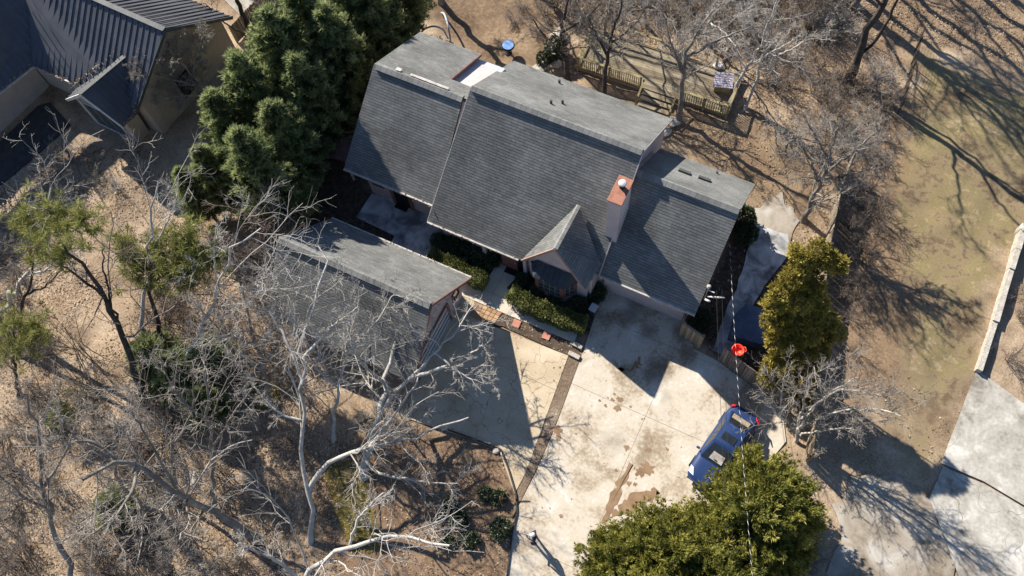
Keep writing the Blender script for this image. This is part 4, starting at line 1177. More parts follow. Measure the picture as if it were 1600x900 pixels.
bare_tree([([(570, 745, 0.00), (572, 705, 1.36), (590, 650, 3.06), (603, 590, 2.65), (618, 530, 3.47), (640, 470, 4.08)], .23, .05), ([(592, 645, 3.13), (640, 592, 2.65), (680, 552, 3.26), (705, 525, 3.67), (743, 475, 4.28)], .13, .03), ([(640, 592, 2.65), (700, 570, 3.10), (755, 540, 3.51)], .13, .04),
           ([(603, 600, 2.53), (560, 560, 5.10), (540, 500, 6.12)], .1, .03), ([(680, 552, 3.26), (730, 590, 3.26), (770, 600, 3.26)], .07, .025), ([(572, 720, 1.02), (600, 742, 1.22), (660, 752, 1.63), (715, 756, 2.04)], .10, .03)],
          'big pale bare tree whose limbs spread over the garage roof end', 'palebark', 'paletwig', (9, 7, 6), seed=2)
bare_tree([([(430, 985, 0), (455, 930, 4), (500, 880, 6), (547, 853, 7), (600, 840, 7.8), (650, 845, 8.4), (700, 855, 9)], .2, .05), ([(547, 853, 7), (560, 810, 8), (600, 770, 9)], .08, .03), ([(470, 905, 5), (420, 870, 6.5), (370, 850, 7.5)], .11, .03)],
          'bare tree at the bottom edge with one white limb over the mossy ground', 'palebark', 'paletwig', (9, 7, 6), seed=3)
bare_tree([([(398, 842, 0), (363, 820, 2.5), (320, 795, 4.5), (277, 767, 6.5), (213, 730, 8.5), (172, 722, 9.5), (130, 750, 10.5)], .26, .07), ([(190, 724, 9), (140, 690, 10), (80, 700, 11)], .1, .03), ([(277, 767, 6.5), (240, 700, 8.5), (200, 640, 10)], .1, .03), ([(213, 730, 8.5), (205, 770, 9.2), (170, 815, 9.8), (120, 850, 10)], .1, .03), ([(320, 795, 4.5), (290, 840, 6), (260, 880, 7)], .07, .03)],
          'thick grey-trunked bare tree leaning across the wooded lot', 'bark', 'twig', (10, 8, 6), seed=4)
bare_tree([([(262, 815, 0), (240, 797, 2), (200, 770, 4.5), (178, 735, 6), (180, 690, 7.5)], .15, .05), ([(200, 770, 4.5), (160, 790, 6), (110, 830, 7)], .08, .03), ([(190, 750, 5.5), (220, 800, 6.5), (190, 860, 7)], .07, .03)],
          'slimmer bare tree beside the thick leaning grey trunk', 'bark', 'twig', (10, 8, 6), seed=5)
bare_tree([([(238, 560, 0), (222, 490, 3), (230, 445, 5), (237, 385, 7.5), (237, 330, 9.5), (245, 280, 11)], .15, .04), ([(232, 450, 5), (290, 430, 6.5), (310, 410, 7.5)], .07, .025), ([(235, 400, 7), (260, 350, 8.5), (275, 310, 9.5)], .06, .025)],
          'slim pale upright bare tree in front of the conifer screen', 'palebark', 'paletwig', (8, 6, 5), seed=6)
bare_tree([([(262, 640, 0), (290, 555, 3), (318, 500, 5), (340, 450, 7), (360, 388, 9), (400, 365, 10)], .15, .04), ([(318, 500, 5), (370, 460, 7), (420, 430, 8.5)], .07, .025), ([(340, 450, 7), (335, 400, 8.5), (340, 350, 10)], .06, .025)],
          'pale leaning bare tree near the shaded corner of the detached garage', 'palebark', 'paletwig', (9, 7, 5), seed=7)
bare_tree([([(2, 512, 0), (14, 470, 2.5), (38, 432, 5), (66, 396, 7), (72, 335, 9.5), (80, 290, 11)], .17, .04), ([(38, 432, 5), (75, 420, 6.5), (110, 370, 8.5)], .08, .03)],
          'pale bare tree at the edge of the leafy lot near the neighbour walk', 'palebark', 'paletwig', (8, 6, 5), seed=8)
bare_tree([([(30, 560, 0), (32, 490, 3), (48, 440, 5.5), (52, 380, 8)], .15, .04), ([(40, 460, 4.5), (80, 440, 6), (105, 400, 7.5)], .07, .03)],
          'dark-stemmed bare tree close beside the pale one at the lot edge', 'darkbark', 'browntwig', (8, 6, 5), seed=9)
bare_tree([([(336, 800, 0), (333, 760, 2.5), (331, 700, 5), (325, 640, 7.5), (318, 570, 10)], .14, .04), ([(331, 700, 5), (370, 640, 7), (400, 600, 8.5)], .07, .03), ([(328, 660, 6.5), (280, 620, 8), (250, 560, 9.5)], .07, .03)],
          'straight bare tree beside the pale boulder', 'bark', 'twig', (9, 7, 5), seed=10)
bare_tree([([(276, 790, 0), (273, 740, 2.5), (268, 690, 5), (240, 640, 7), (200, 590, 9)], .12, .04), ([(270, 700, 4.5), (300, 640, 6.5), (300, 580, 8.5)], .07, .03)],
          'thin bare tree among the brush uphill of the pale boulder', 'bark', 'twig', (9, 7, 5), seed=11)
bare_tree([([(120, 930, 0), (95, 850, 3), (70, 770, 5.5), (60, 690, 8), (40, 620, 10)], .18, .05), ([(80, 800, 4.8), (30, 770, 6.5), (-20, 720, 8)], .09, .03), ([(70, 760, 5.8), (110, 690, 7.5), (130, 620, 9)], .09, .03)],
          'bare tree with many fine limbs at the lower corner of the lot', 'bark', 'twig', (11, 8, 6), seed=12)
bare_tree([([(470, 470, 0), (440, 420, 2), (410, 370, 4), (385, 330, 5.5)], .13, .04), ([(440, 420, 2), (390, 400, 3.5), (340, 380, 4.5)], .09, .03), ([(430, 400, 2.6), (430, 340, 4.5), (415, 290, 6)], .09, .03), ([(450, 440, 1.4), (380, 440, 3), (330, 420, 4)], .08, .03)],
          'low brown bare tree fanning out beside the garage end', 'darkbark', 'browntwig', (13, 9, 6), seed=13, first=.15)
bare_tree([([(420, 640, 0), (415, 590, 2), (400, 540, 4), (385, 480, 6), (370, 430, 7.5)], .13, .04), ([(412, 575, 2.6), (440, 520, 4.5), (445, 470, 6)], .08, .03), ([(400, 540, 4), (350, 520, 5.5), (310, 480, 7)], .08, .03)],
          'grey bare tree close to the front corner of the garage', 'bark', 'paletwig', (10, 8, 6), seed=14)
bare_tree([([(520, 690, 0), (525, 620, 2.4), (540, 550, 4.4), (548, 480, 6)], .12, .04), ([(527, 605, 2.8), (480, 560, 4.4), (455, 510, 5.6)], .08, .03), ([(540, 550, 4.4), (590, 500, 5.4), (615, 460, 6.2)], .07, .03)],
          'fine-twigged bare tree between the two big pale trees', 'palebark', 'paletwig', (9, 8, 6), seed=31, first=.2)
bare_tree([([(1012, 42, 0), (1006, 15, 1.2), (1000, -15, 2.6), (1005, -45, 4)], .13, .04), ([(1006, 15, 1.2), (985, 20, 2.6), (965, 40, 3.6), (950, 62, 4)], .07, .025), ([(1003, 0, 1.8), (1035, 20, 3), (1060, 50, 4)], .07, .025)],
          'bare tree leaning its limbs over the rear deck rail', 'bark', 'twig', (11, 8, 6), seed=32, first=.2)
bare_tree([([(1110, 70, 0), (1108, 45, 1.2), (1112, 15, 2.6), (1120, -15, 4)], .13, .04), ([(1109, 50, 1), (1085, 60, 2.2), (1060, 85, 3.2)], .07, .025), ([(1110, 35, 1.6), (1135, 55, 3), (1160, 90, 4)], .07, .025)],
          'bare tree behind the deck close to the white cushion', 'palebark', 'paletwig', (11, 8, 6), seed=33, first=.2)
# behind the house
bare_tree([([(1326, 125, 0), (1338, 95, 1.4), (1354, 62, 3), (1372, 25, 4.7), (1392, -20, 6.7), (1410, -70, 8.7), (1432, -125, 11), (1455, -185, 14)], .27, .06), ([(1338, 95, 1.4), (1362, 75, 2.6), (1385, 38, 4.2), (1405, -10, 6.4), (1440, -80, 9.5), (1460, -120, 11.5)], .12, .04), ([(1392, -20, 6.7), (1370, -80, 9), (1365, -140, 11.5)], .12, .04), ([(1405, -60, 8.2), (1460, -90, 10), (1520, -130, 12)], .1, .03), ([(1380, 10, 5.4), (1340, -30, 7.5), (1300, -60, 9.5)], .1, .03)],
          'thick dark upright trunk at the top of the rear lawn', 'darkbark', 'twig', (7, 6, 5), seed=15, first=.62)
bare_tree([([(1062, 192, 0), (1064, 150, 1.7), (1067, 115, 3.2), (1078, 70, 5), (1100, 35, 6.5), (1125, 10, 7.5)], .19, .05), ([(1067, 115, 3.2), (1050, 70, 5), (1040, 30, 6.5)], .1, .03), ([(1072, 90, 4.2), (1110, 70, 5.5), (1150, 50, 6.5), (1190, 40, 7)], .1, .03)],
          'bare tree standing at the gap in the yellow deck railing', 'bark', 'twig', (10, 8, 5), seed=16)
bare_tree([([(942, 148, 0), (946, 108, 1.6), (955, 66, 3.4), (962, 30, 5), (975, -10, 6.6)], .16, .05), ([(950, 90, 2.6), (930, 50, 4), (915, 20, 5.4)], .1, .03), ([(955, 66, 3.4), (990, 40, 4.6), (1010, 10, 6)], .08, .03)],
          'dark ivy-stemmed bare tree in front of the yellow railing', 'darkbark', 'twig', (10, 8, 5), seed=17)
bare_tree([([(888, 130, 0), (885, 95, 1.5), (878, 60, 3), (880, 25, 4.5), (890, -10, 6)], .2, .06), ([(885, 90, 1.8), (850, 55, 3.4), (830, 25, 4.6)], .1, .03), ([(880, 50, 3.4), (910, 30, 4.4), (940, 5, 5.6)], .1, .03)],
          'dark bare tree between the stones and the deck steps', 'darkbark', 'browntwig', (11, 8, 5), seed=18)
bare_tree([([(1138, 168, 0), (1152, 135, 1.3), (1170, 102, 2.8), (1188, 75, 4), (1200, 40, 5.5), (1215, 0, 7)], .15, .05), ([(1170, 102, 2.8), (1210, 80, 3.6), (1250, 55, 4.4)], .07, .03), ([(1188, 75, 4), (1170, 40, 5.4), (1165, 5, 6.6)], .07, .03)],
          'pale leaning bare tree at the far corner of the deck', 'palebark', 'paletwig', (10, 7, 5), seed=19)
bare_tree([([(1164, 172, 0), (1178, 135, 1.6), (1192, 95, 3.4), (1205, 50, 5.2), (1212, 10, 6.8)], .12, .04), ([(1192, 95, 3.4), (1230, 80, 4.4), (1265, 60, 5.2)], .07, .03)],
          'slim pale bare tree just outside the deck corner', 'palebark', 'paletwig', (10, 7, 5), seed=20)
bare_tree([([(1256, 345, 0.0), (1272, 308, 2.0), (1288, 272, 4.1), (1300, 235, 5.8), (1310, 200, 7.2)], .18, .05), ([(1280, 290, 2.9), (1260, 240, 5.2), (1225, 205, 7.0)], .1, .03), ([(1288, 272, 4.1), (1335, 235, 5.5), (1375, 200, 6.7)], .1, .03), ([(1284, 280, 3.5), (1320, 275, 4.6), (1365, 262, 5.5)], .09, .03), ([(1295, 250, 4.9), (1270, 205, 6.7), (1255, 180, 7.5)], .08, .03)],
          'rounded bare tree with pale feathery twigs by the wooden fence', 'bark', 'twig', (15, 10, 6), seed=21, first=.2)
bare_tree([([(1244, 690, 0.0), (1250, 650, 1.8), (1262, 610, 4.0), (1275, 570, 6.0)], .1, .03), ([(1246, 670, 1.0), (1300, 645, 3.2), (1355, 640, 4.8), (1410, 652, 6.0)], .09, .03), ([(1247, 672, 1.0), (1290, 620, 3.6), (1340, 590, 5.6)], .08, .03), ([(1246, 680, 0.8), (1295, 672, 2.4), (1345, 668, 4.0)], .08, .03), ([(1246, 680, 0.8), (1222, 640, 2.8), (1225, 590, 4.4)], .07, .03), ([(1250, 655, 1.8), (1310, 610, 4.4), (1385, 620, 5.6)], .08, .03)],
          'multi-stemmed pale bare shrub tree behind the car', 'palebark', 'twig', (12, 8, 6), seed=22, first=.2)
bare_tree([([(397, 72, 0), (388, 45, 1.3), (375, 15, 2.8), (362, -20, 4.5), (350, -60, 6.5)], .2, .1), ([(388, 45, 1.3), (398, 10, 3), (402, -20, 4.5)], .09, .05), ([(392, 60, .7), (350, 35, 2.2), (320, 5, 3.6)], .07, .03)],
          'dark bare trunk beside the pale board fence behind the tan house', 'darkbark', 'browntwig', (5, 5, 4), seed=23, first=.55)
bare_tree([([(336, 170, 0), (315, 135, 1.8), (290, 105, 3.4), (262, 75, 5)], .1, .03), ([(315, 135, 1.8), (270, 125, 3.2), (225, 110, 4.6)], .07, .02), ([(325, 150, 1), (290, 150, 2.2), (250, 155, 3.2)], .07, .02), ([(300, 120, 2.6), (310, 80, 4), (320, 50, 5.2)], .06, .02)],
          'pale twiggy bare tree growing against the tan end wall', 'palebark', 'twig', (18, 11, 7), seed=24, first=.15)
# trees standing beyond the upper edge whose shadows cross the rear lawn and roofs
for i, (px, py, hh, lab) in enumerate([(1335, 8, 15, 'tall bare tree at the top of the yard beyond the thick dark trunk'), (1300, -35, 15, 'tall bare tree off the top of the brush'), (1372, -50, 16, 'bare tree off the top of the rear lawn'), (1440, -70, 16, 'bare tree beyond the leaf-strewn corner of the lawn'),
        (1500, -60, 14, 'far bare tree at the outer top corner of the lawn'), (760, -70, 14, 'bare tree beyond the rear dirt yard'), (690, 5, 9, 'bare tree at the rear dirt yard edge'), (60, -60, 12, 'bare tree behind the metal roofs'), (-40, 60, 13, 'bare tree beside the metal-roofed cross wing'), (1250, -60, 13, 'bare tree in the brush beyond the top of the yard'), (1230, -130, 15, 'bare tree among several far beyond the deck'), (1310, -140, 16, 'tallest bare tree far beyond the top of the yard'), (1390, -135, 15, 'bare tree far beyond the wire fence'), (1170, -110, 14, 'bare tree far behind the deck corner')]):
    b_ = P(px, py); tx = b_ + Vector((random.uniform(-1, 1), random.uniform(-.5, 1.5), hh))
    d = lambda s, dx, dy: tuple(b_ + (tx - b_) * s + Vector((dx, dy, 0)))
    def unp(v):
        e = Vector(v) - Vector((0, 0, CAM_H)); return (800 + FPX * e.dot(CR) / e.dot(CF), 450 - FPX * e.dot(CU) / e.dot(CF), v[2])
    L3 = [([unp(d(0, 0, 0)), unp(d(.3, .2, 0)), unp(d(.65, -.2, .2)), unp(d(1, 0, 0))], .24, .06)]
    for s in (.35, .5, .6):
        a = random.uniform(0, 6.28); L3.append(([unp(d(s, 0, 0)), unp(d(s + .14, math.cos(a) * 1.2, math.sin(a) * 1.2)), unp(d(s + .33, math.cos(a) * 2.6, math.sin(a) * 2.6))], .12, .03))
    bare_tree(L3, lab, 'bark', 'twig', (8, 7, 5), seed=60 + i, first=.4)

for i, (px, py, sc, lab) in enumerate([(262, 575, .38, 'low dark evergreen under the bare trees, near the young pine'), (300, 600, .42, 'low dark evergreen under the bare trees, in the middle of the lot'), (345, 575, .36, 'low dark evergreen in the shade behind the garage'), (200, 800, .3, 'small evergreen beneath the thick leaning trunk'), (335, 640, .33, 'low dark evergreen uphill of the straight bare tree')]):
    p = P(px, py); t = thing('evergreen_bush', lab, 'bush', (p.x, p.y, gz(p.x, p.y)), i, 'evergreens under the bare trees'); t.scale = (sc * 1.5, sc * 1.5, sc)
    link('crown', cyp[i % 3][0], t); link('trunk', cyp[i % 3][1], t)
# ------------------------------------------------------------------ shrubs and hedges
def hedge(path, width, h, label, seed):
    rng = np.random.default_rng(seed)
    pts = [np.array(P(x, y, h)) for x, y in path]; b0 = P(*path[0])
    root = thing('hedge', label, 'hedge', (b0.x, b0.y, 0), 0, 'clipped hedges')
    core = MB(); C, O, TT = [], [], []
    for a, b in zip(pts[:-1], pts[1:]):
        d = (b - a)[:2]; L = np.linalg.norm(d); d = d / L; q = np.array([-d[1], d[0]])
        m = (a + b) / 2; core.box((m[0] - b0.x, m[1] - b0.y, h / 2 - .04), (L + .1, width * .72, h - .12), math.atan2(d[1], d[0]))
        k = int(760 * L)
        s = rng.uniform(-.03, 1.03, k); side = rng.random(k)
        w = np.where(side < .45, rng.uniform(-.5, .5, k), np.where(side < .78, -.5, .5)) * width
        z = np.where(side < .45, h, h * rng.uniform(.05, 1, k)) + rng.normal(0, .02, k)
        bump = .05 * np.sin(s * L * 5 + seed) + rng.normal(0, .03, k)
        p = a[None, :2] + d * (s * L)[:, None] + q * (w + np.sign(w) * bump)[:, None]
        C.append(np.stack([p[:, 0] - b0.x, p[:, 1] - b0.y, z + np.where(side < .45, bump, 0)], -1))
        n3 = np.stack([q[0] * np.sign(w) * (side >= .45), q[1] * np.sign(w) * (side >= .45), .4 + 1.0 * (side < .45)], -1)
        O.append(norm(n3 + rng.normal(0, .3, n3.shape))); TT.append(rng.normal(.5, .2, k))
    core.build('inner_stems', M['leafy'], root)
    C, O, TT = map(np.concatenate, (C, O, TT))
    link('foliage', sprays('foliage', C, O, rng.uniform(.06, .13, len(C)), rng.uniform(.035, .06, len(C)), M['leafy'], rng, blades=3, tints=TT), root)
    return root


hedge([(670, 396), (711, 413), (757, 436)], .72, 1.0, 'straight clipped hedge between the patio and the front walk', 1)
hedge([(798, 452), (821, 469), (849, 482), (884, 495), (915, 505)], .78, .95, 'curving clipped hedge along the walkway below the bay window', 2)


def ball_shrub(r, seed, k=650):
    rng = np.random.default_rng(seed); d = norm(rng.normal(size=(k, 3)) + np.array([0, 0, .25])); s = rng.uniform(.72, 1.05, k) * (1 + .12 * np.sin(d[:, 0] * 5 + seed) * np.sin(d[:, 1] * 4))
    C = d * (r * s)[:, None] * np.array([1, 1, .95]); C[:, 2] += r * .95
    return sprays('foliage', C, norm(d + rng.normal(0, .4, d.shape)), rng.uniform(.09, .16, k), rng.uniform(.05, .085, k), M['darkleaf'], rng, blades=4)


ball = [ball_shrub(.55, s) for s in (1, 2)]
st = MB(); st.tube([(0, 0, -.05), (.02, 0, .4), (0, .03, .8)], [.05, .04, .02], 6); st.tube([(0, 0, .1), (.15, .1, .5), (.2, .2, .8)], [.03, .02, .01], 5); stm = st.mesh('stem', M['darkbark'], True)
for i, (px, py, sc, lab) in enumerate([(687, 382, .85, 'rounded glossy shrub at the patio end of the hedge, half in sun'), (709, 390, 1.0, 'dark shaded shrub under the eaves, next to the sunlit patio one'), (732, 398, 1.05, 'dark shaded shrub under the eaves, middle of the row'), (752, 409, 1.0, 'dark shaded shrub under the eaves, beside the porch post'),
        (771, 410, .85, 'dark shaded shrub close against the porch post'), (838, 459, .72, 'speckled round shrub by the bay window post'), (868, 470, .7, 'speckled round shrub under the bay window'), (818, 441, .75, 'dark shrub between the doormat and the bay'), (931, 463, .95, 'dark round shrub at the garage wing corner'), (905, 480, .8, 'dark low shrub between the hedge and the grey bin')]):
    p = P(px, py); t = thing('round_shrub', lab, 'shrub', (p.x, p.y, 0), i * 1.3, 'shrubs along the house front'); t.scale = (sc, sc, sc * .95)
    link('foliage', ball[i % 2], t); link('stem', stm, t)
mini = ball_shrub(.42, 9, 300)
for px, py, sc, lab in ((705, 790, .9, 'small dark young shrub on the mulch, nearest the big pale tree trunk'), (717, 812, 1.1, 'small young shrub on the mulch just below the one nearest the trunk'), (760, 772, .9, 'small dark young shrub on the mulch, inner one of the pair by the edging'),
        (780, 778, .9, 'small dark young shrub on the mulch, outer one of the pair by the edging'), (783, 828, 1.2, 'larger greyish young shrub on the mulch close to the dark edging'), (735, 845, 1.0, 'young shrub low on the mulch bed, midway to the edging'), (700, 845, .8, 'smallest young shrub low on the mulch bed beside the trunk shadow')):
    p = P(px, py); t = thing('young_shrub', lab, 'shrub', (p.x, p.y, gz(p.x, p.y) - .1), px, 'young shrubs on the mulch bed'); t.scale = (sc, sc, sc * .8)
    link('foliage', mini, t)
for px, py, sc, lab in ((1155, 350, 1.5, 'loose evergreen shrub at the rear corner of the garage wing'), (1163, 372, 1.2, 'dark evergreen shrub on the side of the garage wing'), (1098, 505, 1.0, 'dark shrub behind the wooden gate'), (868, 88, 1.3, 'evergreen shrub among the pale stones'), (850, 100, .9, 'low shrub at the rear eaves beside the pale stones')):
    p = P(px, py); t = thing('side_shrub', lab, 'shrub', (p.x, p.y, gz(p.x, p.y)), px, 'loose shrubs at the house sides'); t.scale = (sc * .9, sc * .9, sc)
    link('foliage', ball[1], t); link('stem', stm, t)


# ------------------------------------------------------------------ bare brush
def brush_mesh(seed, H, n_st, spread, tw):
    rng = np.random.default_rng(seed); pts = []
    for i in range(n_st):
        a = rng.uniform(0, 6.28); s = rng.uniform(.1, 1) * spread
        d = np.array([math.cos(a) * s, math.sin(a) * s, 1.0]); L = H * rng.uniform(.6, 1.1)
        q = np.array([rng.normal(0, .12), rng.normal(0, .12), -.1]); line = [q]
        for k in range(7):
            d = norm(d + rng.normal(0, .16, 3)); q = q + d * L / 7; line.append(q)
        pts.append(line)
    Pm = np.array(pts); Rm = np.linspace(.024, .009, 8)[None, :] * rng.uniform(.7, 1.3, (n_st, 1))
    V0, F0 = tubes(Pm, Rm, 4)
    stems = fast_mesh('stems', V0, F0, M['bark'] if tw != 'browntwig' else M['darkbark'], smooth=True)
    cr = crown_mesh('crown', [(Pm, Rm)], [LV(7, .2, 1, .42, 42, 5, .6, .02, .22, .009, 3), LV(6, .15, 1, .5, 45, 4, .7, .02, .25, .0075, 3)], M[tw], rng)
    return stems, cr


BR = [brush_mesh(1, 2.2, 13, .9, 'twig'), brush_mesh(2, 2.6, 12, .7, 'browntwig'), brush_mesh(3, 1.7, 14, 1.3, 'twig'), brush_mesh(4, 3.1, 11, .6, 'browntwig'), brush_mesh(5, 1.9, 13, 1.0, 'paletwig')]
rb = random.Random(3)
LOOK = ['grey', 'tall brown', 'low wide grey', 'upright dark brown', 'pale']


def thicket(poly, n_, label, group, var, smin=.7, smax=1.25, avoid=()):
    xs, ys = [p[0] for p in poly], [p[1] for p in poly]; c = 0; tries = 0; placed = []
    pl = [(a, b) for a, b in poly]
    while c < n_ and tries < 4000:
        tries += 1
        px, py = rb.uniform(min(xs), max(xs)), rb.uniform(min(ys), max(ys))
        if sdist(pl, np.array([px]), np.array([py]))[0] < 0: continue
        if any((px - a) ** 2 + (py - b) ** 2 < 24 ** 2 for a, b in placed): continue
        p = P(px, py)
        if max(sdist(q, np.array([p.x]), np.array([p.y]))[0] for q in HARD) > -.8: continue
        placed.append((px, py)); c += 1
        vi = rb.choice(var)
        t = thing('bare_brush', LOOK[vi] + ' ' + label, 'bush', (p.x, p.y, gz(p.x, p.y)), rb.uniform(0, 6.28), group)
        s = rb.uniform(smin, smax); t.scale = (s, s, s * rb.uniform(.8, 1.1))
        a, b = BR[vi]; link('stems', a, t); link('crown', b, t)


thicket([(-40, 560), (120, 600), (250, 560), (330, 640), (430, 640), (470, 720), (470, 930), (-40, 930)], 50, 'leafless brush in the wooded lot downhill of the garage', 'brush in the wooded lot', (0, 1, 2, 3, 4))
thicket([(-20, 380), (30, 350), (60, 480), (140, 560), (-40, 570)], 14, 'leafless brush at the outer edge of the leafy lot', 'brush at the lot edge', (0, 2, 3))
thicket([(230, 420), (330, 440), (440, 480), (470, 600), (340, 640), (240, 560)], 22, 'leafless brush in the shade behind the detached garage', 'brush behind the detached garage', (1, 3, 1, 0))
thicket([(-10, 215), (120, 240), (230, 290), (180, 320), (30, 290)], 9, 'leafless brush in front of the tan house', 'brush before the tan house', (0, 4), .45, .75)
thicket([(840, -40), (1300, -40), (1330, 60), (1210, 70), (1080, 60), (1000, 20), (900, 40), (850, 20)], 46, 'leafless brush beyond the deck at the top of the yard', 'brush beyond the deck', (0, 2, 4, 3), .8, 1.4)
thicket([(1190, 60), (1320, 120), (1390, 120), (1400, 170), (1390, 260), (1340, 240), (1250, 150), (1180, 130)], 26, 'leafless brush between the deck and the wire fence', 'brush by the wire fence', (0, 2, 1, 4), .6, 1.05)
thicket([(1322, 280), (1380, 300), (1360, 420), (1330, 560), (1305, 560), (1300, 440)], 15, 'leafless brush along the outside of the board fence', 'brush outside the board fence', (1, 3, 1), .45, .8)
thicket([(1205, 835), (1290, 820), (1300, 910), (1200, 920)], 7, 'leafless brush at the shaded foot of the junipers', 'bare shrubs at the foot of the junipers', (4, 0), .7, 1.0)
thicket([(1570, 440), (1640, 420), (1640, 600), (1560, 560)], 6, 'leafless brush behind the stone retaining wall', 'brush behind the retaining wall', (1, 3), .4, .65)
thicket([(820, 0), (860, 20), (850, 60), (800, 40)], 4, 'leafless brush at the edge of the rear dirt yard', 'brush at the rear dirt yard', (2, 0), .6, .8)
thicket([(560, 650), (620, 640), (650, 680), (590, 690)], 4, 'leafless brush against the garage front wall', 'brush at the garage front', (0, 4), .5, .7)

# ------------------------------------------------------------------ fallen leaves (uncountable)
def litter(name, polys, n_, size, seed, m='litter', zoff=.012, excl=None, lift=.015):
    rng = np.random.default_rng(seed); out = []
    for poly, share in polys:
        poly = [(p[0], p[1]) for p in poly]; xs, ys = [p[0] for p in poly], [p[1] for p in poly]
        k = int(n_ * share)
        x, y = rng.uniform(min(xs), max(xs), k * 2), rng.uniform(min(ys), max(ys), k * 2)
        dens = fbm(x * .5, y * .5, 21) + rng.normal(0, .12, len(x))
        ok = (sdist(poly, x, y) > 0) & (dens > .42)
        for q in (excl or []): ok &= sdist(q, x, y) < -.05
        x, y = x[ok][:k], y[ok][:k]; out.append(np.stack([x, y], -1))
    xy = np.concatenate(out); k = len(xy)
    ix = np.clip(np.searchsorted(gx, xy[:, 0]), 1, len(gx) - 1); iy = np.clip(np.searchsorted(gy, xy[:, 1]), 1, len(gy) - 1)
    z = np.maximum(Zg[iy, ix], np.maximum(Zg[iy - 1, ix - 1], -.03)) + zoff + rng.uniform(0, lift, k)
    c = np.stack([xy[:, 0], xy[:, 1], z], -1)
    a = rng.uniform(0, 6.28, k); s = rng.uniform(.6, 1.4, k) * size
    u = np.stack([np.cos(a), np.sin(a), rng.normal(0, .08, k)], -1) * s[:, None]; v = np.stack([-np.sin(a), np.cos(a), rng.normal(0, .08, k)], -1) * (s * rng.uniform(.4, .8, k))[:, None]
    V = np.stack([c - u, c - v * .9, c + u, c + v], 1).reshape(-1, 3)
    return link(name, fast_mesh(name, V, np.arange(len(V)).reshape(-1, 4), M[m], tint=rng.uniform(0, 1, k)), kind='stuff')


EX = HARD + [DRIVE]
lot = PP([(-60, 200), (60, 230), (230, 230), (300, 330), (430, 430), (560, 700), (500, 960), (-60, 960)])
litter('leaf_litter', [(lot, 1.0)], 42000, .055, 1, excl=EX, lift=.006)
litter('yard_leaves', [(TOPRIGHT, .35), (PP([(900, 60), (1320, -40), (1420, 60), (1400, 300), (1300, 460), (1180, 320)]), .4), (DIRTLAWN, .02), (MULCH, .12), (PP([(1500, 560), (1560, 420), (1590, 370), (1545, 600), (1470, 740), (1440, 700)]), .02)], 22000, .05, 2, excl=EX + [LAWN])
litter('bed_leaves', [(BED, .5), (GATEYARD, .5), (PLANT, .1)], 900, .05, 3, zoff=.05, excl=[DRIVE, WALK, PATIO] + BUILD)
litter('moss_patches', [(PP([(505, 725), (560, 720), (575, 760), (600, 860), (560, 880), (520, 800)]), .7), (PP([(380, 600), (440, 590), (430, 640), (390, 640)]), .3)], 5200, .075, 4, m='moss', zoff=.0, lift=.02)
# a few leaves blown onto the paving
litter('blown_leaves', [(DRIVE, .5), (APRON, .35), (WALK, .15), (PATIO, .2), (DUSTY, .4)], 260, .045, 5, zoff=.07, lift=.005)


def gutter_leaves(root, lines, n_, seed, name='gutter_leaves'):
    rng = np.random.default_rng(seed); C = []
    for a, b in lines:
        t = rng.uniform(0, 1, n_); C.append(np.array(a)[None] * (1 - t[:, None]) + np.array(b)[None] * t[:, None] + rng.normal(0, .05, (n_, 3)))
    C = np.concatenate(C); C[:, 2] += .08; k = len(C)
    o = link(name, sprays(name, C, norm(rng.normal(size=(k, 3))), rng.uniform(.08, .16, k), rng.uniform(.05, .09, k), M['litter'], rng, blades=1), kind='stuff')
    return rel(o, root)


gutter_leaves(nb, [((-41.1, 16.03, 3.26), (-38.5, 16.03, 3.28)), ((-38.35, 15.6, 3.1), (-36.6, 17.3, 4.3)), ((-33.75, 15.6, 3.05), (-33.7, 16.3, 3.5)), ((-41.15, 16.1, 3.25), (-42.15, 13.7, 3.0)), ((-34.15, 14.95, 2.75), (-33.7, 16.0, 3.2))], 110, 1)
gutter_leaves(house, [((-21.0, 17.58, 3.0), (-15.6, 17.58, 3.0)), ((-15.6, 16.85, 2.38), (-10.3, 16.85, 2.38))], 60, 2)
gutter_leaves(gar, [((-20.4, 15.02, 2.15), (-12.3, 15.02, 2.15))], 70, 3)
# ------------------------------------------------------------------ fences, deck and yard things
def board_fence(path, h, label, m='greytimber', bw=.14, group=None, lean=.0, name='board_fence', seed=0, rails=True):
    rr = random.Random(seed); pts = [P(*q) for q in path]; root = thing(name, label, 'fence', pts[0], 0, group)
    bm_ = []
    for k in range(4):
        b = MB(); b.box((0, 0, h / 2), (bw - .012, .022, h), tint=k / 3); bm_.append(b.mesh('board', M[m]))
    pb_ = MB(); pb_.box((0, 0, h / 2), (.1, .1, h + .05)); pm = pb_.mesh('post', M[m])
    for a, b in zip(pts[:-1], pts[1:]):
        d = (b - a); L = d.length; ang = math.atan2(d.y, d.x); q = Vector((-d.y, d.x, 0)).normalized()
        n_ = int(L / bw)
        for i in range(n_):
            p = a + d * ((i + .5) / n_) - pts[0]
            o = link('board', rr.choice(bm_), root); o.location = (p.x, p.y, rr.uniform(-.04, .03)); o.rotation_euler = (0, rr.uniform(-.012, .012), ang)
        for i in range(max(2, int(L / 2.4) + 1)):
            p = a + d * (i / max(1, int(L / 2.4))) - pts[0] + q * .09
            o = link('post', pm, root); o.location = p; o.rotation_euler = (0, 0, ang)
        if rails:
            for z in (.3, h - .3):
                r = MB(); r.bar(a - pts[0] + q * .045 + Vector((0, 0, z)), b - pts[0] + q * .045 + Vector((0, 0, z)), .05, .09); r.build('rail', M[m], root)
    return root


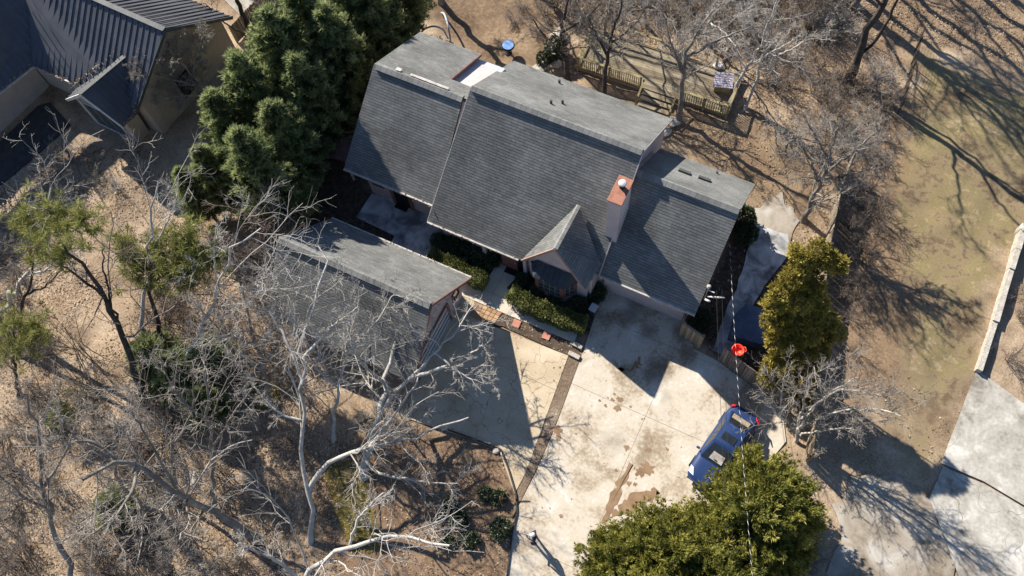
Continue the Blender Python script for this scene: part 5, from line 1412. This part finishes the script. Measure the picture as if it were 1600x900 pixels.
g0 = board_fence([(1062, 524), (1091, 544)], 1.78, 'wooden gate panel with a capped frame between the garage wing and the side path', m='timber', seed=1, name='wooden_gate')
a, b = P(1062, 524) - P(1062, 524), P(1091, 544) - P(1062, 524)
k = MB(); k.bar(a + Vector((0, 0, 1.8)), b + Vector((0, 0, 1.8)), .12, .05); k.bar(a + Vector((0, 0, .02)), b + Vector((0, 0, .02)), .1, .06)
k.bar(a + Vector((0, 0, 0)), a + Vector((0, 0, 1.78)), .1, .1); k.bar(b, b + Vector((0, 0, 1.78)), .1, .1); k.build('gate_frame', M['timber'], g0)
board_fence([(1065, 500), (1061, 524)], 1.95, 'short board return fence at the garage wing corner', m='timber', seed=2)
board_fence([(1123, 564), (1178, 606), (1232, 646)], 2.05, 'grey board fence behind the car at the edge of the driveway', seed=3)
board_fence([(1322, 262), (1302, 315), (1285, 400), (1272, 500), (1266, 610), (1258, 720)], 1.7, 'long pale board fence separating the yards, passing the golden cypress', m='timber', seed=4)
board_fence([(372, 66), (425, 8), (452, -22)], 1.5, 'pale board fence behind the tan house', m='timber', seed=5)

# wire fence with posts
pts = [P(1402, 178), P(1418, 120), P(1434, 62)]
wf = thing('wire_fence', 'dark wire fence with slim posts at the corner of the rear lawn', 'fence', pts[0])
for a, b in zip(pts[:-1], pts[1:]):
    for i in range(3):
        p = a.lerp(b, i / 3) - pts[0]; q = MB(); q.tube([p, p + Vector((0, 0, 1.35))], .04, 6); q.build('post', M['darkbark'], wf)
    q = MB()
    for j in range(9): q.tube([a - pts[0] + Vector((0, 0, .12 + .15 * j)), b - pts[0] + Vector((0, 0, .12 + .15 * j))], .008, 3)
    for i in range(18):
        p = a.lerp(b, i / 18) - pts[0]; q.tube([p + Vector((0, 0, .1)), p + Vector((0, 0, 1.32))], .007, 3)
    q.build('wire_mesh', M['darkbark'], wf, kind='stuff')

# stone retaining wall in stepped lengths
rw = thing('retaining_wall', 'low pale stone retaining wall stepping down beside the rear lawn', 'wall', P(1525, 580))
wp = [(1526, 582), (1550, 507), (1550, 507), (1574, 427), (1574, 427), (1592, 366)]
rr = random.Random(4)
for (a, b), h in (((wp[0], wp[1]), .42), ((wp[2], wp[3]), .52), ((wp[4], wp[5]), .62)):
    pa, pb2 = P(*a), P(*b); d = pb2 - pa; n_ = max(2, int(d.length / 1.3)); ang = math.atan2(d.y, d.x)
    for i in range(n_):
        p = pa + d * ((i + .5) / n_) - rw.location
        q = MB(); q.box((0, 0, h / 2 - .05), (d.length / n_ - .004, .30 + rr.uniform(-.02, .02), h + .1 + rr.uniform(-.02, .02))); o = bevel(q.build('stone', M['stone'], rw), .015); o.location = p; o.rotation_euler = (0, 0, ang + rr.uniform(-.012, .012))
q = MB(); q.lathe([(.3, -.1), (.3, .7), (.24, .78), (.05, .8)], 10); o = q.build('end_stone', M['stone'], rw); o.location = P(1594, 364) - rw.location


def rock(label, px, py, r, seed, name='stone', cat='stone', group=None, flat=.6, z=None):
    rng = np.random.default_rng(seed); p = P(px, py); import bmesh
    bm = bmesh.new(); bmesh.ops.create_icosphere(bm, subdivisions=2, radius=1)
    for v in bm.verts:
        c = v.co; f = 1 + .3 * (math.sin(c.x * 2.3 + seed) * math.sin(c.y * 2.9 + seed * 2) + .5 * math.sin(c.z * 4 + seed)) + rng.normal(0, .05)
        v.co = Vector((c.x * r * f, c.y * r * f * rng.uniform(.85, 1), c.z * r * flat * f))
    me = bpy.data.meshes.new(name); bm.to_mesh(me); bm.free(); me.materials.append(M['stone'])
    o = link(name, me); o.location = (p.x, p.y, gz(p.x, p.y) + r * flat * .3); o.rotation_euler = (0, 0, seed); return tag(o, label, cat, group)


rock('pale boulder lying in the leaves beside the straight bare tree', 307, 750, .38, 3, 'boulder', 'boulder')
for i, (px, py, r) in enumerate([(872, 62, .45), (862, 78, .5), (878, 84, .4), (858, 92, .42), (868, 100, .38), (848, 104, .4), (876, 52, .3), (840, 112, .42)]):
    rock('pale grey stone in the heap beside the rear eaves', px, py, r, i + 10, group='stones heaped beside the rear eaves')
for i, (px, py, r, lab) in enumerate([(775, 704, .22, 'small white stone at the curved tip of the mulch bed'), (1052, 193, .4, 'pale flat stone at the rear corner of the pink house'), (1040, 207, .32, 'pale stone just beside the rear corner of the pink house')]):
    rock(lab, px, py, r, i + 30)

# timber edging round the mulch bed
ed = thing('bed_edging', 'dark timber edging curving round the mulch bed', 'edging', P(783, 704))
el = [(700, 672), (745, 688), (783, 703), (795, 735), (806, 772), (808, 800), (801, 830), (792, 900), (786, 960)]
for (a, b) in zip(el[:-1], el[1:]):
    q = MB(); q.bar(P(*a) - ed.location + Vector((0, 0, .05)), P(*b) - ed.location + Vector((0, 0, .05)), .07, .16); q.build('edging_board', M['darkbark'], ed)

# --- raised deck with slatted railings ------------------------------------------------
Z0 = .35
dk = thing('raised_deck', 'raised timber deck with mossy yellow slatted railings behind the house', 'deck', P(980, 110))
dA, dB, dC, dD = P(897, 103, Z0), P(1137, 180, Z0), P(1152, 118, Z0), P(925, 42, Z0)
ux = (dB - dA).normalized(); uy = (dD - dA) - ux * (dD - dA).dot(ux); W_ = uy.length; uy.normalize(); L_ = (dB - dA).length
dang = math.atan2(ux.y, ux.x)
bw = .15; bm_ = []
for k in range(4):
    q = MB(); q.box((0, 0, 0), (L_, bw - .012, .04), tint=k / 3); bm_.append(q.mesh('deck_board', M['decktimber']))
for i in range(int(W_ / bw)):
    c = dA + ux * (L_ / 2) + uy * (bw * (i + .5)) - dk.location
    o = link('deck_board', bm_[random.randrange(4)], dk); o.location = (c.x, c.y, Z0 - .02 + random.uniform(-.004, .004)); o.rotation_euler = (0, 0, dang)
q = MB()
for s in (0.01, .99): q.bar(dA + ux * .02 + uy * (W_ * s) - dk.location + Vector((0, 0, -.2)), dB - ux * .02 + uy * (W_ * s) - dk.location + Vector((0, 0, -.2)), .05, .22)
q.build('joist', M['timber'], dk, kind='stuff')
sl_ = []
for k in range(3):
    q = MB(); q.box((0, 0, .5), (.045, .035, .84), tint=k / 2); sl_.append(q.mesh('slat', M['yellowtimber']))
pq = MB(); pq.box((0, 0, .4), (.1, .1, 1.3)); pq = pq.mesh('post', M['yellowtimber'])


def railing(a, b, slats=True):
    a, b = a - dk.location, b - dk.location; d = b - a; L = d.length; ang = math.atan2(d.y, d.x)
    q = MB(); q.bar(a + Vector((0, 0, .97)), b + Vector((0, 0, .97)), .14, .045); q.build('top_rail', M['yellowtimber'], dk)
    q = MB(); q.bar(a + Vector((0, 0, .1)), b + Vector((0, 0, .1)), .05, .08); q.build('bottom_rail', M['yellowtimber'], dk)
    for i in range(max(1, round(L / 1.8)) + 1):
        o = link('post', pq, dk); o.location = a + d * (i / max(1, round(L / 1.8))); o.rotation_euler = (0, 0, ang)
    if slats:
        n_ = int(L / .13)
        for i in range(1, n_):
            o = link('slat', random.choice(sl_), dk); o.location = a + d * (i / n_); o.rotation_euler = (0, 0, ang)


f1, f2, f3, f4 = P(903, 106, Z0), P(1000, 136, Z0), P(1062, 157, Z0), P(1135, 181, Z0)
railing(f1, f2); railing(f3, f4)
railing(f4, f4 + uy * 1.6); railing(f1, f1 + uy * 1.8, False)
r1 = P(945, 52, Z0); railing(r1, r1 + ux * 4.2, False); railing(r1 + ux * 4.8, r1 + ux * 7.0, False)
# steps down through the gap
for s_, q2 in ((f2 + ux * .2, 1), (f3 - ux * .2, 2)):
    q = MB(); a = s_ - dk.location; e = a - uy * 1.3
    q.bar(a + Vector((0, 0, .85)), e + Vector((0, 0, .5)), .1, .06); q.bar(e + Vector((0, 0, -.4)), e + Vector((0, 0, .5)), .09, .09); q.build('stair_rail', M['yellowtimber'], dk)
for i in range(3):
    q = MB(); a = f2 - dk.location - uy * (.2 + .34 * i); b = f3 - dk.location - uy * (.2 + .34 * i); q.bar(a + ux * .25 + Vector((0, 0, -.04 - .11 * i)), b - ux * .25 + Vector((0, 0, -.04 - .11 * i)), .3, .04); q.build('step_tread', M['decktimber'], dk)

# lavender slatted bench box and white cushion on the deck
c0 = P(1128, 135, Z0); t = thing('bench_box', 'bench box with a pale lavender slatted lid on the deck corner', 'bench', c0, dang + .25)
q = MB(); q.box((0, 0, .25), (.95, .85, .5)); q.build('box_body', M['yellowtimber'], t)
for i in range(7):
    q = MB(); q.box((0, -.42 + .14 * i, .55 + .02 * i), (1.12, .125, .03)); q.build('lid_slat', M['lavender'], t)
c0 = P(1122, 104, Z0); q = MB(); q.lathe([(.24, 0), (.31, .06), (.3, .16), (.2, .21), (.05, .2)], 14); o = q.build('cushion', M['white'], smooth=True); o.location = c0; o.rotation_euler = (0, 0, .4); o.scale = (1.1, .8, 1)
tag(o, 'white cushion lying on the deck behind the bench box', 'cushion')

# blue-topped pedestal table, pipe frame
c0 = P(795, 84); t = thing('pedestal_table', 'small round blue-topped pedestal table on the rear dirt yard', 'table', (c0.x, c0.y, gz(c0.x, c0.y)))
q = MB(); q.lathe([(.36, .66), (.40, .68), (.40, .74), (.36, .77)], 28); q.build('rim', M['dark'], t)
q = MB(); q.lathe([(.345, .772), (.34, .785), (.2, .79), (.02, .79)], 28); q.build('top', M['blueplastic'], t, smooth=False)
q = MB(); q.lathe([(.25, -.05), (.22, .03), (.05, .08), (.045, .66)], 14); q.build('pedestal', M['dark'], t)
t = thing('pipe_frame', 'curved pale blue pipe frame standing behind the shed roof', 'frame', P(690, 60))
for pts in ([(657, 52, .1), (664, 45, .9), (678, 41, 1.3), (692, 46, 1.1), (700, 60, .1)], [(690, 20, .1), (694, 22, .8), (699, 36, 1.2), (702, 50, .9), (704, 64, .05)]):
    q = MB(); q.tube(resample([P(*p) - t.location for p in pts], 14, 0, np.random.default_rng(1)), .06, 8); q.build('pipe', M['paleblue'], t, smooth=True)

# red tub behind the fence, tarp-covered stack, small grey bin
sx_, sy_ = 1.80, 17.05  # the board stack is added to raise the tub into the sun
t = thing('added_board_stack', 'added stack of short grey boards behind the grey board fence, lifting the red tub into sunlight', 'added board stack', (sx_, sy_, 0), -.6)
for i in range(12):
    q = MB(); q.box((random.uniform(-.02, .02), random.uniform(-.02, .02), .0625 + .125 * i), (.62, .56, .115), rz=random.uniform(-.05, .05), tint=random.random()); q.build('board', M['greytimber'], t)
t = thing('red_tub', 'bright red plastic tub with a loop handle on the added stack behind the grey fence', 'tub', (sx_, sy_, 1.5), .5); t.scale = (.88, .88, .95)
q = MB(); q.lathe([(.24, .0), (.27, .25), (.33, .62), (.37, .63), (.37, .67), (.31, .67), (.27, .45)], 22); q.build('body', M['redplastic'], t, smooth=True)
q = MB(); q.tube([(.33, -.16, .63), (.43, -.13, .66), (.46, 0, .67), (.43, .13, .66), (.33, .16, .63)], .028, 6); q.build('handle', M['redplastic'], t, smooth=True)
t = thing('tarp_stack', 'low stack under a dark blue tarp beside the golden cypress', 'tarp stack', P(1172, 520))
out = PP([(1141, 524), (1150, 490), (1166, 474), (1190, 482), (1207, 508), (1190, 538)], .75)
q = MB(); cen = sum((Vector(p) for p in out), Vector()) / 6 - t.location + Vector((0, 0, .28))
low = [Vector((p.x, p.y, .05)) - t.location for p in out]; up_ = [Vector(p) - t.location for p in out]
low = [cen * .0 + Vector((v.x * 1.04, v.y * 1.04, v.z)) for v in low]
n0 = len(up_)
for i in range(n0):
    j = (i + 1) % n0
    q.face([up_[i], up_[j], cen]); q.face([low[i], low[j], up_[j], up_[i]])
o = q.build('tarp', M['tarp'], t); s_ = o.modifiers.new('s', 'SUBSURF'); s_.levels = 3; s_.render_levels = 3; s_.subdivision_type = 'SIMPLE'
tx = bpy.data.textures.new('tarp folds', 'CLOUDS'); tx.noise_scale = .5
d_ = o.modifiers.new('d', 'DISPLACE'); d_.texture = tx; d_.strength = .12
q = MB(); q.prism([(v.x * .93, v.y * .93) for v in low], 0.0, .6); q.build('stacked_boards', M['greytimber'], t)
c0 = P(927, 487); t = thing('lidded_bin', 'small grey lidded bin at the corner of the driveway', 'bin', c0, -.1)
q = MB(); q.box((0, 0, .28), (.36, .4, .56), taper=1.08); bevel(q.build('body', M['vent'], t), .03)
q = MB(); q.box((0, 0, .59), (.42, .46, .06)); bevel(q.build('lid', M['greycloth'], t), .025)
q = MB(); q.box((0, -.25, .54), (.2, .04, .05)); q.build('handle', M['vent'], t)

# porch roofs on posts beside the wing
t = thing('side_porch', 'lean-to porch with two plum-brown roof panels under the conifers', 'porch', P(520, 240))
for poly in ([(494, 240, 2.2), (541, 252, 2.2), (549, 216, 2.6), (498, 214, 2.5)], [(530, 164, 2.4), (562, 180, 2.4), (572, 140, 2.8), (538, 142, 2.7)]):
    q = MB(); q.extrude([P(*p) - t.location for p in poly], (0, 0, -.07)); q.build('roof_panel', M['plum'], t)
for a, b in (((515, 212, 2.35), (560, 205, 2.35)), ((527, 190, 2.35), (530, 165, 2.3)), ((545, 195, 2.35), (551, 168, 2.35)), ((500, 216, 2.3), (530, 166, 2.3))):
    q = MB(); q.bar(P(*a) - t.location, P(*b) - t.location, .09, .13); q.build('beam', M['trim'], t)
for x, y in ((494, 240), (541, 252), (532, 164), (500, 216)):
    p = P(x, y, 2.1) - t.location; q = MB(); q.bar((p.x, p.y, -.1), (p.x, p.y, 2.12), .1); q.build('post', M['white'], t)

# ------------------------------------------------------------------ cables and service mast
SM = thing('service_mast', 'pale metal service mast with cross arms at the garage wing eaves', 'mast', (-.70, 18.7, 2.6))
q = MB(); q.tube([(0, 0, 0), (0, 0, 1.6)], .04, 8); q.build('pole', M['gutter'], SM)
q = MB(); q.tube([(0, 0, 1.25), (.35, -.03, 1.28)], .03, 6); q.build('arm', M['white'], SM)
q = MB(); q.tube([(.1, -.25, 1.05), (.5, -.15, 1.1), (.9, -.02, 1.15)], [.035, .055, .03], 8); q.build('crossarm', M['white'], SM, smooth=True)
q = MB(); q.tube([(.05, -.42, 1.0), (.22, -.44, 1.0), (.34, -.42, 1.0)], [.05, .06, .04], 8); q.build('insulator', M['white'], SM, smooth=True)
q = MB(); q.lathe([(.03, 1.55), (.1, 1.58), (.12, 1.66), (.06, 1.74)], 10); q.build('weatherhead', M['gutter'], SM)


def cable(pa, pb, r, name, label, twist=False):
    a, b = Vector(pa), Vector(pb); n_ = 220; L = (b - a).length; t = thing(name, label, 'cable', a)
    line = [(a.lerp(b, i / n_) - Vector((0, 0, .5 * 4 * (i / n_) * (1 - i / n_)))) - a for i in range(n_ + 1)]
    q = MB(); q.tube(line, r, 6); q.build('core', M['cable'], t, smooth=True)
    if twist:
        d = (b - a).normalized(); u = d.cross(Vector((0, 0, 1))).normalized(); v = u.cross(d); q = MB()
        m_ = 900; pts = []
        for i in range(m_ + 1):
            s = i / m_; ph = 2 * math.pi * s * L / .42
            pts.append(a.lerp(b, s) - Vector((0, 0, 2 * s * (1 - s))) - a + u * (r * .6 * math.cos(ph)) + v * (r * .6 * math.sin(ph)))
        q.tube(pts, r * .6, 5); q.build('bare_strand', M['wire'], t, smooth=True)
    return t


PE = P(1192, 1090, 7.5)
cable(P(1140, 381, 4.4), PE, .015, 'service_cable', 'thick twisted service cable with a bright bare strand, striped black and white', True)
cable(P(1119, 440, 3.9), P(1150, 1060, 7.0), .010, 'thin_cable', 'thin dark cable running past the gate to the junipers')
cable(P(1127, 420, 3.9), P(1158, 1060, 7.0), .008, 'thin_cable', 'thinnest dark cable, between the striped one and the gate')
pl = thing('utility_pole', 'wooden utility pole beyond the junipers carrying the cables', 'pole', (PE.x, PE.y - .2, 0))
q = MB(); q.tube([(0, 0, -.2), (0, 0, 8.6)], [.16, .11], 10); q.build('post', M['darkbark'], pl)
q = MB(); q.bar((-1.0, 0, 7.3), (1.0, 0, 7.3), .1, .12); q.build('crossarm', M['greytimber'], pl)

# ------------------------------------------------------------------ blue saloon car
pf, pr_ = P(1097, 748, .5), P(1162, 651, .7)
cc = (pf + pr_) / 2; hd = math.atan2(pf.y - pr_.y, pf.x - pr_.x)
car = thing('blue_car', 'blue saloon car with a dark sunroof parked against the junipers', 'car', (cc.x, cc.y, .03), hd)
N_ = 18
stn = [(-2.26, .52, .42, .66), (-2.2, .70, .30, .80), (-2.05, .80, .24, .90), (-1.6, .865, .22, .96), (-1.1, .875, .21, .965), (-.3, .88, .20, .93), (.5, .88, .20, .91), (1.0, .875, .21, .90), (1.5, .86, .23, .84), (1.9, .81, .25, .76), (2.12, .72, .28, .68), (2.24, .56, .34, .58)]
V, F = [], []
for (x, w, zb, zt) in stn:
    for i in range(N_):
        a = 2 * math.pi * i / N_; ca_, sa_ = math.cos(a), math.sin(a)
        yy = w * math.copysign(abs(ca_) ** .42, ca_); zz = (zb + zt) / 2 + (zt - zb) / 2 * math.copysign(abs(sa_) ** .55, sa_)
        if sa_ > 0: yy *= 1 - .10 * sa_
        V.append((x, yy, zz))
for s in range(len(stn) - 1):
    for i in range(N_):
        j = (i + 1) % N_; F.append((s * N_ + i, s * N_ + j, (s + 1) * N_ + j, (s + 1) * N_ + i))
F.append(tuple(range(N_))); F.append(tuple((len(stn) - 1) * N_ + i for i in reversed(range(N_))))
me = bpy.data.meshes.new('body'); me.from_pydata(V, [], [f[::-1] for f in F]); me.materials.append(M['carpaint']); me.polygons.foreach_set('use_smooth', [True] * len(F)); me.update()
body = link('body', me, car); sb = body.modifiers.new('s', 'SUBSURF'); sb.levels = 1; sb.render_levels = 2
# cabin: pillars and roof skin, glass panes let in
base = [(1.08, .70, .89), (.95, .76, .91), (-1.35, .76, .94), (-1.75, .66, .95)]
topc = [(.22, .52, 1.36), (.1, .57, 1.40), (-.85, .57, 1.41), (-1.0, .50, 1.385)]
cab = MB()
Lb = [Vector((x, y, z)) for x, y, z in base]; Lt = [Vector((x, y, z)) for x, y, z in topc]
Rb = [Vector((x, -y, z)) for x, y, z in base]; Rt = [Vector((x, -y, z)) for x, y, z in topc]
for i in range(3):
    cab.face([Lb[i], Lt[i], Lt[i + 1], Lb[i + 1]]); cab.face([Rb[i], Rb[i + 1], Rt[i + 1], Rt[i]])
cab.face([Lb[0], Rb[0], Rt[0], Lt[0]]); cab.face([Lb[3], Lt[3], Rt[3], Rb[3]])
rows = []
for i in range(4):
    row = []
    for j in range(7):
        s = j / 6; p = Lt[i].lerp(Rt[i], s); p.z += .045 * math.sin(math.pi * s) * (1 if 0 < i < 3 else .5); row.append(p)
    rows.append(row)
for i in range(3):
    for j in range(6): cab.face([rows[i][j], rows[i][j + 1], rows[i + 1][j + 1], rows[i + 1][j]])
cb = cab.build('cabin', M['carpaint'], car)
bevel(cb, .02)


def pane(a, b, c, d, name, m='carglass', inset=.1, out=.012, bulge=.0):
    a, b, c, d = map(Vector, (a, b, c, d)); n_ = (b - a).cross(d - a).normalized(); cen = (a + b + c + d) / 4
    if n_.dot(cen - Vector((-.4, 0, .9))) < 0: n_ = -n_
    q = MB(); pts = [p.lerp(cen, inset) + n_ * out for p in (a, b, c, d)]; q.extrude(pts, -n_ * .01); return q.build(name, M[m], car)


pane(Lb[0], Rb[0], Rt[0], Lt[0], 'windscreen', inset=.09)
pane(Lb[3], Lt[3], Rt[3], Rb[3], 'rear_window', inset=.12)
for B_, T_ in ((Lb, Lt), (Rb, Rt)):
    mid_b, mid_t = B_[1].lerp(B_[2], .5), T_[1].lerp(T_[2], .45)
    pane(B_[1], mid_b, mid_t, T_[1], 'side_window', inset=.1); pane(mid_b, B_[2], T_[2], mid_t, 'side_window', inset=.1)
q = MB(); q.box((-.30, 0, 1.447), (.42, .72, .012)); bevel(q.build('sunroof', M['carglass'], car), .005)
# pale patches on the windscreen and rear window, painted stand-ins for reflections
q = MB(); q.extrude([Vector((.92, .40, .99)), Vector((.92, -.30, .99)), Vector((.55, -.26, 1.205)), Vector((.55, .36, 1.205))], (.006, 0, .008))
o = q.build('painted_windscreen_reflection', M['gutter'], car); o.location = (.03, 0, .03)
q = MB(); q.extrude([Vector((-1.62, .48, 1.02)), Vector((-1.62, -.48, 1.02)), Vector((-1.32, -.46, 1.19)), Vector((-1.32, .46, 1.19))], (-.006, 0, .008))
o = q.build('painted_rear_reflection', M['timber'], car); o.location = (-.03, 0, .03)
for sy in (-1, 1):
    q = MB(); q.extrude([(2.05, sy * .42, .66), (1.72, sy * .62, .775), (1.66, sy * .80, .74), (1.98, sy * .76, .62)], (.03, 0, .03)); bevel(q.build('headlight', M['lamp'], car), .02)
    q = MB(); q.extrude([(-2.18, sy * .50, .80), (-2.02, sy * .60, .90), (-1.86, sy * .80, .88), (-2.10, sy * .76, .72)], (-.03, sy * .02, .03)); bevel(q.build('tail_light', M['redlamp'], car), .02)
    q = MB(); q.box((.82, sy * .98, .97), (.12, .2, .12), taper=.8); bevel(q.build('wing_mirror', M['carpaint'], car), .03)
    for x in (-1.35, 1.38):
        w = MB(); pr2 = [(.20, -.1), (.30, -.1), (.32, -.07), (.32, .07), (.30, .1), (.20, .1)]
        w.lathe(pr2, 22); o = w.build('tyre', M['tyre']); wh = thing('wheel', None, None); wh.parent = car; wh.location = (x, sy * .80, .31); wh.rotation_euler = (math.pi / 2, 0, 0); o.parent = wh
        w = MB(); w.lathe([(.21, -.06 if sy > 0 else .0), (.21, .06), (.05, .07)], 18); o = w.build('rim', M['alloy'], wh)
q = MB(); q.box((2.20, 0, .47), (.06, .9, .12)); bevel(q.build('grille', M['dark'], car), .02)
q = MB(); q.box((2.14, 0, .33), (.2, 1.3, .12)); bevel(q.build('bumper_skirt', M['dark'], car), .03)
q = MB(); q.box((2.245, 0, .40), (.012, .32, .11)); q.build('number_plate', M['white'], car)
q = MB(); q.box((-2.262, 0, .62), (.012, .32, .11)); q.build('number_plate', M['white'], car)
q = MB()
for sy in (-1, 1): q.bar((1.0, sy * .30, .975), (.92, sy * -.12, .99), .018, .014)
q.build('wiper', M['dark'], car)

# ------------------------------------------------------------------ person flying the camera drone
p0 = P(836, 843); per = thing('person', 'person in dark clothes and pale cap standing on the driveway with a controller', 'person', (p0.x, p0.y, .03), math.radians(200))


def skinned(name, verts, edges, radii, m, parent, sub=2, rooti=0):
    me = bpy.data.meshes.new(name); me.from_pydata([Vector(v) for v in verts], edges, []); me.materials.append(m)
    o = link(name, me, parent)
    sk = o.modifiers.new('skin', 'SKIN'); sk.use_smooth_shade = True
    for i, r in enumerate(radii):
        rr_ = r if isinstance(r, tuple) else (r, r); me.skin_vertices[0].data[i].radius = rr_; me.skin_vertices[0].data[i].use_root = (i == rooti)
    s_ = o.modifiers.new('sub', 'SUBSURF'); s_.levels = sub; s_.render_levels = sub
    return o


# one continuous figure (x forward, y to the side): pelvis, spine, neck, head, arms with hands, legs with feet
bv = [(0, 0, .95), (0, 0, 1.12), (0, 0, 1.30), (0.0, 0, 1.44), (.02, 0, 1.52), (.04, 0, 1.62), (.05, 0, 1.72)]
br = [(.15, .12), (.145, .11), (.17, .12), (.15, .10), (.055, .055), (.082, .095), (.07, .085)]
be = [(0, 1), (1, 2), (2, 3), (3, 4), (4, 5), (5, 6)]
for sy in (-1, 1):
    n0 = len(bv); bv += [(0, sy * .11, .88), (.02, sy * .15, .50), (-.01, sy * .17, .10), (.05, sy * .175, .05), (.16, sy * .19, .04)]
    br += [.095, .066, .048, (.045, .04), (.04, .03)]; be += [(0, n0), (n0, n0 + 1), (n0 + 1, n0 + 2), (n0 + 2, n0 + 3), (n0 + 3, n0 + 4)]
    n1 = len(bv); bv += [(0, sy * .19, 1.40), (-.03, sy * .27, 1.13), (.20, sy * .14, 1.09), (.26, sy * .10, 1.09)]
    br += [.068, .048, .034, (.03, .022)]; be += [(3, n1), (n1, n1 + 1), (n1 + 1, n1 + 2), (n1 + 2, n1 + 3)]
skinned('body', bv, be, br, M['navy'], per)
for sy in (-1, 1):
    fv = [(.255, sy * .10, 1.09), (.285, sy * .095, 1.095)]; fe = [(0, 1)]; fr = [.024, .026]
    for k in range(4):
        n0 = len(fv); yo = sy * (.125 - .018 * k); ln = (.045, .055, .052, .042)[k]
        fv += [(.305, yo, 1.10), (.305 + ln * .5, yo - sy * .006, 1.085), (.305 + ln * .55, yo - sy * .014, 1.062)]; fr += [.009, .0085, .0075]; fe += [(1, n0), (n0, n0 + 1), (n0 + 1, n0 + 2)]
    n0 = len(fv); fv += [(.27, sy * .07, 1.105), (.30, sy * .055, 1.118)]; fr += [.0105, .009]; fe += [(0, n0), (n0, n0 + 1)]
    skinned('hand', fv, fe, fr, M['skin'], per, 1)
hv = [(.045, 0, 1.56), (.055, 0, 1.63), (.05, 0, 1.70)]
skinned('face', [(.09, 0, 1.575), (.108, 0, 1.63), (.10, 0, 1.68)], [(0, 1), (1, 2)], [(.05, .04), (.062, .045), (.06, .04)], M['skin'], per, 2)
q = MB(); q.tube([(.15, 0, 1.655), (.172, 0, 1.62)], [.01, .016], 6); q.build('nose', M['skin'], per, True)
for sy in (-1, 1):
    q = MB(); q.box((.151, sy * .032, 1.655), (.014, .022, .012)); q.build('eye', M['dark'], per)
    q = MB(); q.lathe([(.008, -.01), (.024, 0), (.03, .01)], 8); o = q.build('ear', M['skin'], per); o.location = (.04, sy * .10, 1.63); o.rotation_euler = (math.pi / 2 * -sy, 0, 0)
q = MB(); q.box((.155, 0, 1.592), (.01, .045, .008)); q.build('mouth', M['trim'], per)
q = MB(); q.lathe([(.112, 1.695), (.112, 1.74), (.095, 1.79), (.055, 1.815), (.01, 1.82)], 16, (.045, 0, 0)); q.extrude([(.13, .085, 1.70), (.24, .05, 1.69), (.24, -.05, 1.69), (.13, -.085, 1.70)], (0, 0, .012)); q.build('cap', M['greycloth'], per, False)
q = MB(); q.tube([(-.02, -.19, 1.46), (-.02, 0, 1.50), (-.02, .19, 1.46)], [.04, .07, .04], 8); q.build('hood', M['navy'], per, True)
for sy in (-1, 1):
    q = MB(); q.box((.07, sy * .18, .045), (.29, .105, .09)); bevel(q.build('shoe', M['shoe'], per), .035, 3)
t = thing('controller', 'small pale controller held in both hands by the standing person', 'controller', per.matrix_basis @ Vector((.32, 0, 1.115)), math.radians(200))
q = MB(); q.box((0, 0, 0), (.10, .17, .035)); bevel(q.build('case', M['greycloth'], t), .012); q = MB(); q.box((.05, 0, .045), (.012, .15, .08)); q.build('screen', M['dark'], t)
